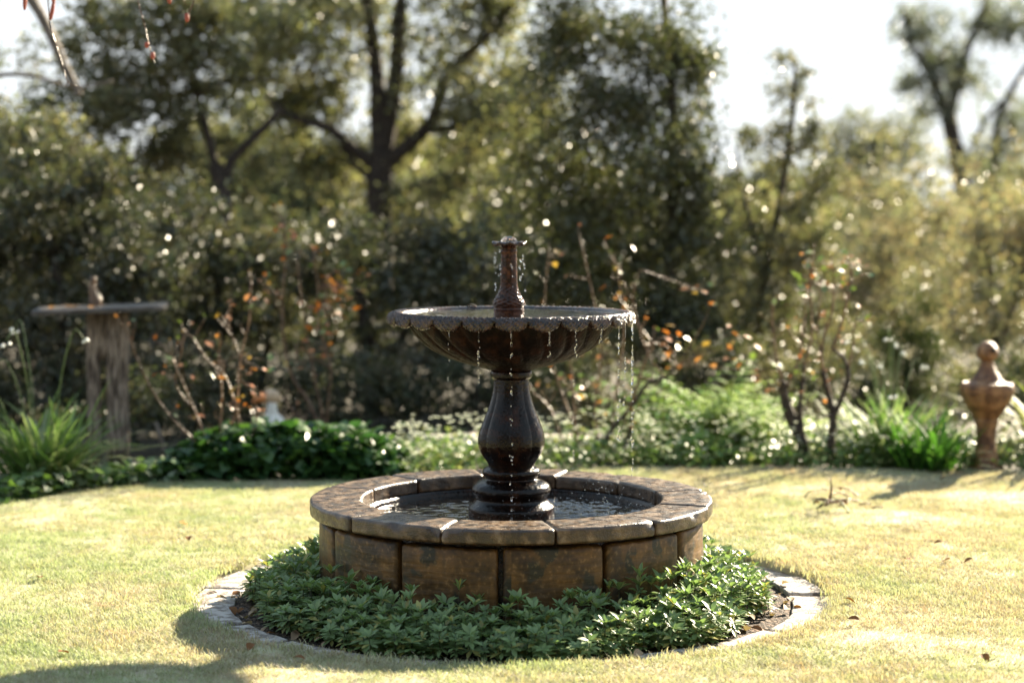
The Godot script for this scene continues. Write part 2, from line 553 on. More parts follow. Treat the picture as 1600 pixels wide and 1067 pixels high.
func build_ground() -> void:
	var g := st_new()
	for i in 30:
		for j in 30:
			var p := []
			for q in [[i, j], [i, j + 1], [i + 1, j + 1], [i + 1, j]]:
				var x: float = pow(absf(q[0] - 15.0) / 15.0, 3.0) * signf(q[0] - 15.0) * 250.0
				var z: float = pow(absf(q[1] - 15.0) / 15.0, 3.0) * signf(q[1] - 15.0) * 250.0
				p.append(Vector3(x, -0.07, z))
			quad(g, p[0], p[3], p[2], p[1])
	var go := part("ground", done(g), M.ground)
	tag(go, "leaf littered brown earth under the shrubs", "ground", "", "structure")
	# lawn with a cut edge round the planting ring
	var s := st_new()
	var segs := 128
	var rows := []
	var n := 26
	for i in segs + 1:
		var a := TAU * i / segs
		var dir := Vector3(sin(a), 0, cos(a))
		var far := 1.4
		while far < 9.0 and (dir * far).z > lawn_back((dir * far).x): far += 0.02
		var row := []
		var edge := 1.285 + 0.012 * sin(a * 9.0) + 0.01 * sin(a * 23.0 + 2.0)
		row.append(dir * (edge + 0.0) + Vector3(0, -0.07, 0))
		row.append(dir * (edge + 0.004) + Vector3(0, -0.02, 0))
		row.append(dir * (edge + 0.02) + Vector3(0, -0.003, 0))
		for k in range(1, n):
			var t := pow(float(k) / (n - 1), 1.4)
			var p := dir * lerpf(edge + 0.02, far, t)
			p.y = 0.012 * noise.get_noise_2d(p.x * 18, p.z * 18) * clampf((p.length() - 1.3) * 4.0, 0, 1)
			row.append(p)
		row.append(dir * (far + 0.03) + Vector3(0, -0.07, 0))
		rows.append(row)
	for i in segs:
		for k in rows[i].size() - 1:
			var i2 := (i + 1) % segs
			quad(s, rows[i][k], rows[i][k + 1], rows[i2][k + 1], rows[i2][k])
	var lo := part("lawn", done(s), M.lawn)
	tag(lo, "sunlit pale dry lawn around the fountain", "lawn", "", "structure")
	# soil inside the ring
	var d := st_new()
	var rr := [0.66, 0.75, 0.82, 0.9, 0.98, 1.06, 1.14, 1.22, 1.29]
	var na := 120
	for k in rr.size() - 1:
		for i in na:
			var p := []
			for q in [[k, i], [k + 1, i], [k + 1, i + 1], [k, i + 1]]:
				var a: float = TAU * (q[1] % na) / na
				var v: Vector3 = Vector3(sin(a), 0, cos(a)) * rr[q[0]]
				v.y = -0.045 + 0.02 * noise.get_noise_2d(v.x * 160, v.z * 160)
				p.append(v)
			quad(d, p[0], p[1], p[2], p[3])
	var so := part("soil", done(d), M.soil)
	tag(so, "dark mulched soil inside the stone ring", "soil", "", "structure")
	# ring of flat pavers
	var ring := thing("paving", "ring of flat pale stones around the fountain planting", "paving")
	ring.set_meta("kind", "structure")
	var count := 21
	for k in count:
		var a0 := TAU * (k + 0.32) / count + rng.randf_range(-0.012, 0.012)
		var a1 := TAU * (k + 1.32) / count - 0.013 + rng.randf_range(-0.008, 0.008)
		var r0 := 1.105 + rng.randf_range(-0.015, 0.02)
		var y1 := -0.031 + rng.randf_range(-0.008, 0.006)
		part("paver", ring_stone(r0, 1.275 + rng.randf_range(-0.01, 0.005), -0.075, y1, a0, a1, 0.006, 0.006, 6, k * 17.0), M.paver, ring)

func build_fountain() -> void:
	var f := thing("garden_fountain", "dark wet tiered stone fountain with scalloped bowl above a round basin", "fountain")
	# basin
	var wall := Node3D.new()
	wall.name = "basin_wall"
	f.add_child(wall)
	var j0 := deg_to_rad(-3.0)
	for k in 12:
		var a0 := j0 + TAU * k / 12.0
		var a1 := j0 + TAU * (k + 1) / 12.0
		var gap := 0.006 if k != 0 and k != 11 else 0.013
		part("wall_stone", ring_stone(0.66, 0.762 + rng.randf_range(-0.005, 0.004), -0.065, 0.297 + rng.randf_range(-0.004, 0.003), a0 + gap, a1 - gap, 0.016, 0.008, 14, k * 31.0), M.wall, wall)
	var lin := lathe([Vector2(0.72, -0.06), Vector2(0.72, 0.30), Vector2(0.71, 0.318), Vector2(0.60, 0.318), Vector2(0.585, 0.312), Vector2(0.578, 0.30), Vector2(0.572, 0.27), Vector2(0.565, 0.10), Vector2(0.55, 0.085), Vector2(0.3, 0.08), Vector2(0.0, 0.08)], 96)
	part("lining", lin, M.lining, wall)
	var cop := Node3D.new()
	cop.name = "basin_coping"
	f.add_child(cop)
	var c0 := deg_to_rad(11.5)
	for k in 12:
		var a0 := c0 + TAU * k / 12.0 + 0.0028
		var a1 := c0 + TAU * (k + 1) / 12.0 - 0.0028
		var chips := []
		for e in [a0, a1]:
			for t in 2:
				if rng.randf() < 0.35:
					var rr: float = [0.8, 0.6][t]
					chips.append([Vector3(sin(e) * rr, 0.372, cos(e) * rr), rng.randf_range(0.012, 0.03)])
		var aa := rng.randf_range(a0, a1)
		chips.append([Vector3(sin(aa) * 0.805, 0.372, cos(aa) * 0.805), rng.randf_range(0.015, 0.035)])
		if k == 11: chips.append([Vector3(sin(a0) * 0.78, 0.376, cos(a0) * 0.78), 0.045])
		if k == 10: chips.append([Vector3(sin(a1) * 0.78, 0.376, cos(a1) * 0.78), 0.045])
		var dy := rng.randf_range(-0.003, 0.003)
		part("coping_stone", ring_stone(0.596 + rng.randf_range(-0.005, 0.006), 0.802 + rng.randf_range(-0.005, 0.004), 0.313, 0.371 + dy, a0, a1, 0.0105, 0.0028, 18, 400 + k * 23.0, chips), M.coping, cop)
	# pedestal
	var prof := [Vector2(0.172, 0.10), Vector2(0.172, 0.20), Vector2(0.172, 0.318), Vector2(0.168, 0.332), Vector2(0.158, 0.342), Vector2(0.146, 0.352), Vector2(0.140, 0.362), Vector2(0.143, 0.372), Vector2(0.154, 0.386), Vector2(0.158, 0.398), Vector2(0.152, 0.414), Vector2(0.134, 0.428), Vector2(0.112, 0.436), Vector2(0.102, 0.442), Vector2(0.104, 0.449), Vector2(0.113, 0.457), Vector2(0.116, 0.468), Vector2(0.112, 0.479), Vector2(0.101, 0.486), Vector2(0.091, 0.49)]
	var foot := part("pedestal_foot", lathe(rounded(prof, 3), 96), M.cast, f)
	foot.position.y = 0.0
	var vase := [Vector2(0.089, 0.486), Vector2(0.097, 0.508), Vector2(0.114, 0.532), Vector2(0.127, 0.556), Vector2(0.134, 0.586), Vector2(0.131, 0.618), Vector2(0.122, 0.648), Vector2(0.108, 0.684), Vector2(0.093, 0.722), Vector2(0.081, 0.762), Vector2(0.074, 0.80), Vector2(0.071, 0.84), Vector2(0.072, 0.848)]
	part("pedestal_vase", lathe(rounded(vase, 4), 192, func(a, _j, r, h):
		var lob: float = absf(sin(a * 4.0 + 0.35))
		var k: float = smoothstep(0.488, 0.56, h) * (1.0 - smoothstep(0.79, 0.845, h))
		return Vector2(r * (1.0 + k * (0.06 * (pow(lob, 0.5) - 0.8) )), h)), M.cast, f)
	part("pedestal_neck", lathe(rounded([Vector2(0.071, 0.838), Vector2(0.078, 0.843), Vector2(0.083, 0.85), Vector2(0.083, 0.868), Vector2(0.079, 0.874), Vector2(0.077, 0.884)], 3), 72), M.cast, f)
	# bowl
	var bowl := Node3D.new()
	bowl.name = "upper_bowl"
	f.add_child(bowl)
	var body := [Vector2(0.02, 0.872), Vector2(0.084, 0.876), Vector2(0.122, 0.886), Vector2(0.18, 0.901), Vector2(0.236, 0.919), Vector2(0.28, 0.938), Vector2(0.316, 0.957), Vector2(0.345, 0.977), Vector2(0.368, 0.998), Vector2(0.388, 1.02), Vector2(0.404, 1.042), Vector2(0.412, 1.06), Vector2(0.414, 1.075)]
	part("bowl_body", lathe(rounded(body, 3), 288, func(a, _j, r, h):
		var tw: float = a + (h - 0.87) * 1.3
		var lob: float = absf(sin(tw * 12.0))
		var k: float = smoothstep(0.88, 0.93, h) * (1.0 - smoothstep(1.05, 1.07, h))
		return Vector2(r * (1.0 - k * 0.03 * pow(1.0 - lob, 3.0)), h - 0.0)), M.dull, bowl)
	var lip := [Vector2(0.412, 1.066), Vector2(0.44, 1.072), Vector2(0.462, 1.07), Vector2(0.477, 1.065), Vector2(0.485, 1.067), Vector2(0.489, 1.075), Vector2(0.489, 1.084), Vector2(0.486, 1.093), Vector2(0.478, 1.101), Vector2(0.465, 1.106), Vector2(0.448, 1.107), Vector2(0.436, 1.103), Vector2(0.428, 1.094), Vector2(0.41, 1.082), Vector2(0.33, 1.062), Vector2(0.2, 1.05), Vector2(0.05, 1.047), Vector2(0.0, 1.047)]
	part("scalloped_rim", lathe(rounded(lip, 3), 480, func(a, j, r, h):
		var lob: float = absf(cos(a * 12.0))
		var w: float = smoothstep(0.43, 0.485, r) * (1.0 - smoothstep(1.092, 1.104, h))
		var sc: float = pow(lob, 0.45)
		var veins: float = 0.0034 * sin(a * 120.0 + j * 1.1) + 0.0024 * sin(a * 168.0 - j * 1.7)
		var rough: float = 0.003 * noise.get_noise_3d(sin(a) * 900.0, h * 1400.0, cos(a) * 900.0)
		var on: float = smoothstep(0.435, 0.46, r)
		return Vector2(r + (sc - 0.8) * 0.004 * w + (veins + rough) * on, h - w * (sc - 0.7) * 0.034 * (1.0 - smoothstep(1.064, 1.1, h)) + (veins + rough) * on * 0.8)), M.rim, bowl)
	# spout column
	var spout := Node3D.new()
	spout.name = "spout_column"
	spout.position = Vector3(-0.01, 0, 0)
	f.add_child(spout)
	var col := [Vector2(0.0, 1.05), Vector2(0.056, 1.05), Vector2(0.060, 1.106), Vector2(0.062, 1.116), Vector2(0.0595, 1.122), Vector2(0.062, 1.13), Vector2(0.064, 1.141), Vector2(0.058, 1.156), Vector2(0.048, 1.172), Vector2(0.040, 1.19), Vector2(0.0355, 1.21), Vector2(0.034, 1.25), Vector2(0.0325, 1.30), Vector2(0.0315, 1.335), Vector2(0.033, 1.342), Vector2(0.033, 1.348), Vector2(0.031, 1.352), Vector2(0.033, 1.36), Vector2(0.04, 1.367)]
	part("column_shaft", lathe(rounded(col, 4), 120, func(a, j, r, h):
		var scale: float = smoothstep(1.12, 1.14, h) * (1.0 - smoothstep(1.17, 1.215, h))
		var d: float = 0.0035 * sin(a * 9.0 + (j % 2) * 1.2) * cos(h * 420.0) * scale
		return Vector2(r + d, h)), M.spout, spout)
	var cap := part("spout_cap", lathe(rounded([Vector2(0.03, 1.362), Vector2(0.05, 1.366), Vector2(0.064, 1.369), Vector2(0.0685, 1.374), Vector2(0.067, 1.38), Vector2(0.058, 1.383), Vector2(0.035, 1.384), Vector2(0.0, 1.384)], 3), 96, func(a, _j, r, h):
		var w: float = smoothstep(0.045, 0.066, r)
		return Vector2(r * (1.0 + w * 0.035 * sin(a * 9.0)), h + w * 0.003 * sin(a * 9.0 + 1.0) + w * 0.0015 * sin(a * 31.0))), M.rim, spout)
	cap.name = "spout_cap"

func ripple(x: float, z: float, rough: float, src: Array) -> float:
	var h := 0.0
	for q in src:
		var d := Vector2(x - q[0], z - q[1]).length()
		h += q[2] * sin(d * q[3] + q[4]) / (1.0 + d * 5.0)
	h += rough * (noise.get_noise_2d(x * 170.0, z * 420.0) + 0.3 * noise.get_noise_2d(x * 480.0, z * 900.0 + 50.0))
	return h

func water_sheet(r_in: float, r_out: float, y: float, nr: int, na: int, src: Array, rough_l: float, rough_r: float) -> ArrayMesh:
	var s := st_new()
	var g := []
	for i in nr + 1:
		var row := []
		for k in na:
			var r := lerpf(r_in, r_out, float(i) / nr)
			var a := TAU * k / na
			var x := sin(a) * r
			var z := cos(a) * r
			row.append(Vector3(x, y + ripple(x, z, lerpf(rough_l, rough_r, smoothstep(-0.1, 0.3, x)), src), z))
		g.append(row)
	for i in nr:
		for k in na:
			var k2 := (k + 1) % na
			quad(s, g[i][k], g[i + 1][k], g[i + 1][k2], g[i][k2])
	return done(s)

func build_water() -> void:
	var src := []
	for k in 9: src.append([rng.randf_range(0.18, 0.5), rng.randf_range(-0.3, 0.35), rng.randf_range(0.0005, 0.0012), rng.randf_range(75, 130), rng.randf() * TAU])
	for q in [[-0.24, 0.43], [-0.12, 0.47], [0.0, 0.487], [0.14, 0.46]]: src.append([q[0], q[1], 0.0006, 110.0, 0.0])
	var w := part("water", water_sheet(0.165, 0.575, 0.292, 90, 260, src, 0.0028, 0.0075), M.water)
	tag(w, "rippling dark water filling the round stone basin", "water", "", "structure")
	var b := part("water", water_sheet(0.055, 0.445, 1.0985, 60, 160, [[-0.01, 0.0, 0.0006, 140.0, 0.0], [0.06, 0.03, 0.0005, 190.0, 1.0], [-0.07, 0.02, 0.0005, 170.0, 2.0]], 0.0005, 0.0007), M.water)
	tag(b, "shallow water brimming in the scalloped upper bowl", "water", "", "structure")
	var dome := part("water_bubble", lathe(rounded([Vector2(0.034, 1.3835), Vector2(0.031, 1.391), Vector2(0.022, 1.399), Vector2(0.01, 1.404), Vector2(0.0, 1.405)], 3), 48), M.drop)
	dome.position.x = -0.01
	tag(dome, "low dome of water welling up on the spout cap", "water")
	# falling strings of drops
	var ball := SphereMesh.new()
	ball.radius = 1.0; ball.height = 2.0; ball.radial_segments = 10; ball.rings = 6
	var falls := [
		[701, 516, 642, 13, 0.0016, "thin thread of drops falling farthest left from the bowl rim"],
		[748, 516, 606, 15, 0.0030, "string of drops falling from the bowl rim left of the pedestal"],
		[799, 518, 820, 30, 0.0028, "long string of drops falling in front of the pedestal"],
		[859, 517, 566, 10, 0.0030, "short string of drops falling from the rim right of the pedestal"],
		[900, 515, 572, 12, 0.0030, "string of drops falling from the rim in front of the bowl's right half"],
		[941, 513, 548, 7, 0.0030, "very short string of drops under the right part of the rim"],
		[968, 511, 690, 22, 0.0036, "sparse string of drops falling just inside the bowl's right end"],
		[978, 508, 640, 14, 0.0032, "string of drops second from the right end of the bowl"],
		[989, 504, 745, 46, 0.0042, "densest string of drops falling from the bowl's right end"],
		[897, 590, 716, 12, 0.0026, "loose drops falling between pedestal and right rose bush"]]
	for q in falls:
		var x: float = (q[0] - 800.0) / FPX * 6.95
		x = clampf(x, -0.48, 0.484)
		var z: float = sqrt(maxf(0.4865 * 0.4865 - x * x, 0.0001))
		var d: float = EYE.z - z
		x = EYE.x + (q[0] - 800.0) / FPX * d
		if absf(x) > 0.4865: x = 0.485
		var y0: float = at(0, q[1], d).y
		var y1: float = at(0, q[2], d).y
		var o := thing("water_drip", q[5], "water drip", Vector3(x, y0, z), 0.0, "strings of drops falling from the bowl")
		var n: int = q[3]
		for k in n:
			var t := (k + rng.randf_range(-0.6, 0.9)) / n if rng.randf() < 0.7 else rng.randf()
			t = clampf(t, 0.0, 1.0)
			var r: float = q[4] * (0.55 + 0.8 * pow(rng.randf(), 1.6))
			var dr := part("drop", ball, M.drop, o)
			dr.position = Vector3(rng.randfn() * (0.001 + 0.003 * t), (y1 - y0) * t, rng.randfn() * 0.003)
			dr.scale = Vector3(r, r * rng.randf_range(1.0, 3.0), r)
		# a clinging thread below the rim
		if q[1] < 560:
			var th := st_new()
			tube(th, [Vector3(0, 0.014, 0), Vector3(0, -0.01, 0), Vector3(0, -0.05, 0)], 0.0016, 0.0006, 6)
			part("thread", done(th), M.drop, o)
	for q in [[774, 386, 452, 11, 0.0034, "drops falling left of the spout column, outer string"], [781, 386, 430, 8, 0.0045, "drops falling left of the spout column, nearer string"], [801, 412, 470, 6, 0.0034, "few drops in front of the spout column"], [813, 386, 440, 9, 0.0045, "drops falling right of the spout column, nearer string"], [818, 392, 455, 8, 0.0034, "drops falling right of the spout column, outer string"]]:
		var top := at(q[0], q[1], EYE.z - 0.045)
		var o := thing("water_drip", q[5], "water drip", top, 0.0, "strings of drops falling from the spout cap")
		for k in q[3]:
			var r: float = q[4] * rng.randf_range(0.6, 1.2)
			var dr := part("drop", ball, M.drop, o)
			dr.position = at(q[0] + rng.randfn() * 1.2, lerpf(q[1], q[2], rng.randf()), EYE.z - 0.045) - top
			dr.scale = Vector3(r, r * rng.randf_range(1.0, 1.6), r)
	var sp := st_new()
	for k in 190:
		var a := rng.randf_range(0, TAU)
		var c := Vector3(0.36, 0.30, 0.05) if k % 3 > 0 else Vector3(0.02, 0.30, 0.2)
		var r := rng.randf_range(0.001, 0.0026)
		var p := c + Vector3(cos(a) * absf(rng.randfn()) * 0.14, absf(rng.randfn()) * 0.06, sin(a) * absf(rng.randfn()) * 0.16)
		sp.append_from(ball, 0, Transform3D(Basis.from_scale(Vector3.ONE * r), p))
	tag(part("water_splash", sp.commit(), M.drop), "fine splashing droplets above the basin water", "splash", "", "stuff")

# ------------------------------------------------------------------ planting round the basin
func sprig_mesh(r: RandomNumberGenerator) -> ArrayMesh:
	var s := st_new()
	var h := 0.13
	var W := [0.03, 0.06, 0.12, 0.19, 0.17, 0.10, 0.0]
	for wh in 3:
		var y := h - wh * 0.038 + r.randf_range(-0.006, 0.006)
		var n: int = [8, 8, 6][wh]
		var a0 := r.randf() * TAU
		for k in n:
			var a := a0 + TAU * k / n + r.randf_range(-0.25, 0.25)
			var lift: float = [0.8, 0.3, -0.05][wh] + r.randf_range(-0.25, 0.25)
			var dir := Vector3(cos(a) * cos(lift), sin(lift), sin(a) * cos(lift))
			var L := r.randf_range(0.034, 0.055)
			var g := r.randf_range(0.75, 1.25)
			var base := Color(0.185, 0.265, 0.11) if r.randf() > 0.07 else Color(0.33, 0.31, 0.1)
			leaf_into(s, Vector3(0, y, 0), dir, Vector3.UP, L, W, 0.25, 0.35, Color(base.r * g, base.g * g, base.b * g))
	s.set_color(Color(0.06, 0.07, 0.03))
	tube(s, [Vector3(0, -0.03, 0), Vector3(0.004, 0.06, 0), Vector3(0, h, 0)], 0.0022, 0.0015, 4)
	return done(s)

func build_ring_planting() -> void:
	var r := RandomNumberGenerator.new()
	r.seed = 31
	var kinds := []
	for k in 9: kinds.append(sprig_mesh(r))
	var bed := thing("pachysandra", "low leafy green ground cover ringing the base of the basin", "ground cover")
	var spots := []
	var tries := 0
	while spots.size() < 1300 and tries < 60000:
		tries += 1
		var a := r.randf_range(-PI, PI)
		var deg := rad_to_deg(a)
		# outer limit of the planting: wide in front, thin at the left back and the right
		var lim := 1.09
		if deg < -25: lim = lerpf(1.09, 1.02, clampf((-25 - deg) / 40.0, 0, 1))
		if deg > 35: lim = lerpf(1.09, 1.0, clampf((deg - 35) / 35.0, 0, 1))
		if absf(deg) > 115: lim = 0.95
		lim += 0.03 * sin(a * 11.0)
		var rad := r.randf_range(0.785, lim)
		var p := Vector3(sin(a) * rad, -0.045, cos(a) * rad)
		var ok := true
		for q in spots:
			if (q[0] - p).length_squared() < 0.0010:
				ok = false
				break
		if not ok: continue
		var hh := lerpf(1.1, 0.55, (rad - 0.78) / 0.32) * r.randf_range(0.6, 1.35)
		if deg > 35 and deg < 70: hh *= 1.15
		spots.append([p, hh, a, rad])
	spots.sort_custom(func(x, y): return x[0].z > y[0].z)
	var n_single := 300
	for i in mini(n_single, spots.size()):
		var q: Array = spots[i]
		var o := part("sprig", kinds[i % kinds.size()], M.sprig, bed)
		var out := Vector3(sin(q[2]), 0, cos(q[2]))
		var wide := r.randf_range(0.6, 1.15)
		o.basis = Basis(out.cross(Vector3.UP).normalized(), -r.randf_range(-0.15, 0.45)) * Basis(Vector3.UP, r.randf() * TAU) * Basis.from_scale(Vector3(wide, q[1], wide))
		o.position = q[0]
	var rest := spots.slice(n_single)
	var s := st_new()
	for q in rest:
		var b := Basis(Vector3.UP, r.randf() * TAU) * Basis.from_scale(Vector3(r.randf_range(0.85, 1.2), q[1], r.randf_range(0.85, 1.2)))
		s.append_from(kinds[r.randi() % kinds.size()], 0, Transform3D(b, q[0]))
	var mass := part("sprig_mass", s.commit(), M.sprig, bed)
	mass.set_meta("kind", "stuff")

# ------------------------------------------------------------------ lawn
func in_lawn(x: float, z: float) -> bool:
	return Vector2(x, z).length() > 1.272 and z > lawn_back(x) - 0.04

func build_lawn_grass() -> void:
	var r := RandomNumberGenerator.new()
	r.seed = 77
	var col := FastNoiseLite.new()
	col.seed = 4; col.frequency = 0.9; col.fractal_octaves = 4
	for kind in 3:
		var s := st_new()
		for k in 26:
			var p := Vector3(r.randfn() * 0.028, -0.006, r.randfn() * 0.028)
			var a := r.randf() * TAU
			var h := r.randf_range(0.012, 0.025)
			var lean := Vector3(cos(a), 0, sin(a))
			var w := r.randf_range(0.0022, 0.0036)
			var side := lean.cross(Vector3.UP)
			var tone := r.randf_range(0.7, 1.25)
			var m1 := p + lean * h * 0.25 + Vector3.UP * h * 0.65
			var tip := p + lean * h * r.randf_range(0.5, 1.1) + Vector3.UP * h
			s.set_color(Color(tone, tone * r.randf_range(0.93, 1.05), tone * r.randf_range(0.8, 1.1)))
			quad(s, p + side * w * 0.5, m1 + side * w * 0.4, m1 - side * w * 0.4, p - side * w * 0.5)
			s.add_vertex(m1 + side * w * 0.4); s.add_vertex(tip); s.add_vertex(m1 - side * w * 0.4)
		var mesh := done(s)
		var xf := []
		var cs := []
		for i in 17000:
			var z := r.randf_range(-3.6, 2.6)
			var d := EYE.z - z
			var half := d * 0.30 + 0.5
			var x := r.randf_range(-half, half)
			if not in_lawn(x, z): continue
			var b := Basis(Vector3.UP, r.randf() * TAU) * Basis.from_scale(Vector3(1, r.randf_range(0.7, 1.25) * (1.5 if r.randf() < 0.08 else 1.0), 1))
			var edge := Vector2(x, z).length()
			if edge < 1.33: b = b.scaled(Vector3(1.0, 1.2, 1.0))
			xf.append(Transform3D(b, Vector3(x, -0.002, z)))
			var t := clampf(0.5 + 0.7 * col.get_noise_2d(x * 1.3, z * 1.3) + 0.4 * col.get_noise_2d(x * 6.0 + 40, z * 6.0) - x * 0.12, 0, 1)
			var straw := Color(0.56, 0.49, 0.385) if r.randf() < 0.74 else Color(0.52, 0.38, 0.28)
			cs.append(straw.lerp(Color(0.39, 0.45, 0.26), clampf(t * 1.05 - 0.12 + r.randf_range(-0.3, 0.3), 0, 1)) * r.randf_range(0.78, 1.2))
		var mm := MultiMesh.new()
		mm.transform_format = MultiMesh.TRANSFORM_3D
		mm.use_colors = true
		mm.mesh = mesh
		mm.instance_count = xf.size()
		for i in xf.size():
			mm.set_instance_transform(i, xf[i])
			mm.set_instance_color(i, cs[i])
		var o := MultiMeshInstance3D.new()
		o.multimesh = mm
		o.material_override = M.grass
		o.name = numbered("grass")
		add_child(o)
		tag(o, ["short straw coloured blades of the dry lawn", "short green and straw blades mixed through the lawn", "fine pale blades thickening the lawn"][kind], "grass", "", "stuff")

# ------------------------------------------------------------------ trees and shrubs behind the garden
func tree(called: String, label: String, category: String, base_px: float, d: float, trunks: Array, blobs: Array, per_m2: float, L: float, W: float, cols: Array, m: Material, sd: int, bark: Material = null, loose := 0.24) -> Node3D:
	var base := on_ground(base_px, d, -0.07)
	var t := thing(called, label, category, base, 0.0, "")
	for k in trunks.size():
		var q: Array = trunks[k]
		part("trunk" if k == 0 else "branch", limb(q[0], d, base, q[1], q[2], q[3] if q.size() > 3 else 8), bark if bark else M.bark, t)
	part("crown", leaf_cloud(blobs_at(blobs, d, base, per_m2), sd, L, W, cols, loose), m, t)
	return t

func build_trees() -> void:
	var olive := [Color(0.18, 0.18, 0.1), Color(0.15, 0.155, 0.088), Color(0.23, 0.215, 0.125), Color(0.125, 0.13, 0.075)]
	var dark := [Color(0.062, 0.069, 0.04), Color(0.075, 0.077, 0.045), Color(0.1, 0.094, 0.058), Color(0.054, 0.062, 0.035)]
	var pale := [Color(0.27, 0.26, 0.18), Color(0.32, 0.29, 0.21), Color(0.21, 0.21, 0.14), Color(0.34, 0.28, 0.2)]
	var bright := [Color(0.18, 0.19, 0.1), Color(0.21, 0.21, 0.115), Color(0.15, 0.16, 0.085)]
	# big oak behind the fountain
	tree("oak_tree", "large dark oak with forked trunk and spreading limbs left of the spout", "tree", 590, 20.0, [
		[[[592, 560], [592, 420], [594, 320], [596, 262], [598, 236]], 0.165, 0.13, 10],
		[[[596, 250], [592, 190], [590, 120], [584, 60], [576, 0], [570, -60]], 0.10, 0.05],
		[[[600, 240], [612, 170], [622, 100], [624, 40], [630, -10], [640, -70]], 0.10, 0.05],
		[[[590, 262], [560, 238], [520, 205], [480, 190], [448, 178], [420, 150]], 0.07, 0.03],
		[[[604, 258], [640, 226], [672, 195], [690, 150], [706, 112], [770, 50], [800, 10]], 0.085, 0.035],
		[[[672, 205], [705, 200], [742, 188], [770, 165]], 0.045, 0.02],
		[[[596, 300], [640, 292], [700, 278], [760, 285]], 0.05, 0.02],
		[[[588, 285], [560, 262], [535, 230]], 0.045, 0.02]],
		[[480, 40, 110, 70], [420, 120, 90, 60, 0.5], [500, 160, 80, 60, 0.5], [700, 60, 120, 60, 0.3, 0.7], [720, 150, 110, 60, 0, 0.8], [760, 230, 90, 60, 0, 0.8], [540, 260, 90, 60, 0.5, 0.7], [660, 300, 90, 50, 0, 0.8], [480, -60, 160, 70, 0, 0.7], [700, -50, 160, 60, 0, 0.7], [780, 30, 70, 60, 0, 0.8], [585, 20, 80, 60, 1.0, 0.35], [630, 150, 80, 60, 1.0, 0.4], [560, 110, 60, 50, 0.5, 0.4], [660, 230, 80, 50, 0.6, 0.6], [460, 230, 90, 60, 0.5, 0.8], [390, 50, 80, 60, 0.4, 0.8], [820, 120, 80, 70, 0.6, 0.8], [760, -190, 200, 110, 1.0, 0.2], [980, -210, 200, 110, 1.0, 0.12]],
		600, 0.085, 0.045, olive, M.canopy, 101)
	# pale tree farther back filling between
	tree("oak_tree", "sunlit olive tree standing behind the large dark oak", "tree", 480, 30.0, [[[[480, 520], [478, 380], [470, 260], [480, 150]], 0.16, 0.06]],
		[[430, 280, 90, 70], [520, 300, 90, 70], [460, 380, 110, 70], [640, 330, 90, 70], [720, 330, 100, 70], [560, 400, 110, 60], [400, 200, 70, 50, 0, 0.6], [800, 330, 70, 80]],
		420, 0.12, 0.06, bright, M.soft, 102)
	# leaning tree on the left
	tree("leaning_tree", "leaning tree with crooked dark limbs at the left", "tree", 350, 17.5, [
		[[[392, 470], [376, 400], [356, 345], [346, 300], [338, 258]], 0.10, 0.075, 9],
		[[[352, 320], [358, 262], [385, 228], [420, 195], [440, 172]], 0.055, 0.03],
		[[[338, 262], [326, 210], [312, 160], [300, 110], [270, 60], [250, 0]], 0.045, 0.02],
		[[[312, 150], [340, 132], [380, 128], [430, 122]], 0.03, 0.014],
		[[[306, 140], [270, 150], [230, 148]], 0.026, 0.012]],
		[[250, 60, 110, 70], [150, 150, 90, 60, 0, 0.7], [330, 90, 80, 60, 0, 0.7], [240, 180, 90, 60, 0, 0.9], [340, 30, 90, 60], [200, -40, 160, 60, 0, 0.7], [130, 60, 60, 50, 0, 0.5], [280, 240, 80, 50, 0.4, 0.8], [180, 100, 100, 60, 0.3, 0.7], [90, 190, 110, 60, 0.3, 0.8], [420, 40, 90, 60, 0.6, 0.6], [320, 170, 90, 60, 0.5, 0.6], [400, 270, 80, 50, 0.5, 0.6], [40, 90, 70, 50, 0.5, 0.25], [200, 260, 90, 40, 0.3, 0.8]],
		620, 0.08, 0.042, olive, M.canopy, 103)
	var log := thing("fallen_limb", "pale dead limb leaning among the shrubs at left", "log", on_ground(300, 16.0, -0.07))
	part("limb", limb([[250, 400], [285, 360], [318, 332], [345, 318]], 16.0, on_ground(300, 16.0, -0.07), 0.04, 0.065), M.pale_bark, log)
	part("limb", limb([[250, 400], [244, 480], [240, 560], [238, 610]], 16.0, on_ground(300, 16.0, -0.07), 0.04, 0.05), M.pale_bark, log)
	# big tree at the far left edge with a bare grey bough
	tree("grey_tree", "tree with a bare grey bough slanting down at top left", "tree", -120, 15.0, [
		[[[-120, 640], [-130, 400], [-110, 150], [-60, -60]], 0.16, 0.11, 9],
		[[[-60, -80], [20, -40], [60, 10], [90, 70], [112, 120], [128, 150]], 0.055, 0.03],
		[[[-110, 180], [-40, 130], [40, 118], [120, 138], [180, 128]], 0.028, 0.01]],
		[[30, 220, 100, 60, 0, 0.8], [-80, 180, 90, 80], [110, 230, 80, 50, 0, 0.7], [-60, 60, 70, 60, 0, 0.5]],
		640, 0.065, 0.034, olive, M.canopy, 104, M.pale_bark)
	# dense shrubs
	tree("evergreen_shrub", "dense dark evergreen shrub behind the bird table", "shrub", 90, 14.2, [[[[90, 640], [95, 500], [80, 380]], 0.05, 0.03]],
		[[40, 330, 110, 80], [150, 330, 110, 80], [80, 430, 140, 90], [210, 430, 100, 90], [60, 550, 130, 90], [200, 560, 120, 90], [-90, 450, 110, 130], [120, 640, 150, 40], [30, 240, 70, 60, 0, 0.6], [130, 260, 60, 50, 0, 0.5]],
		720, 0.07, 0.034, dark, M.glossy, 105)
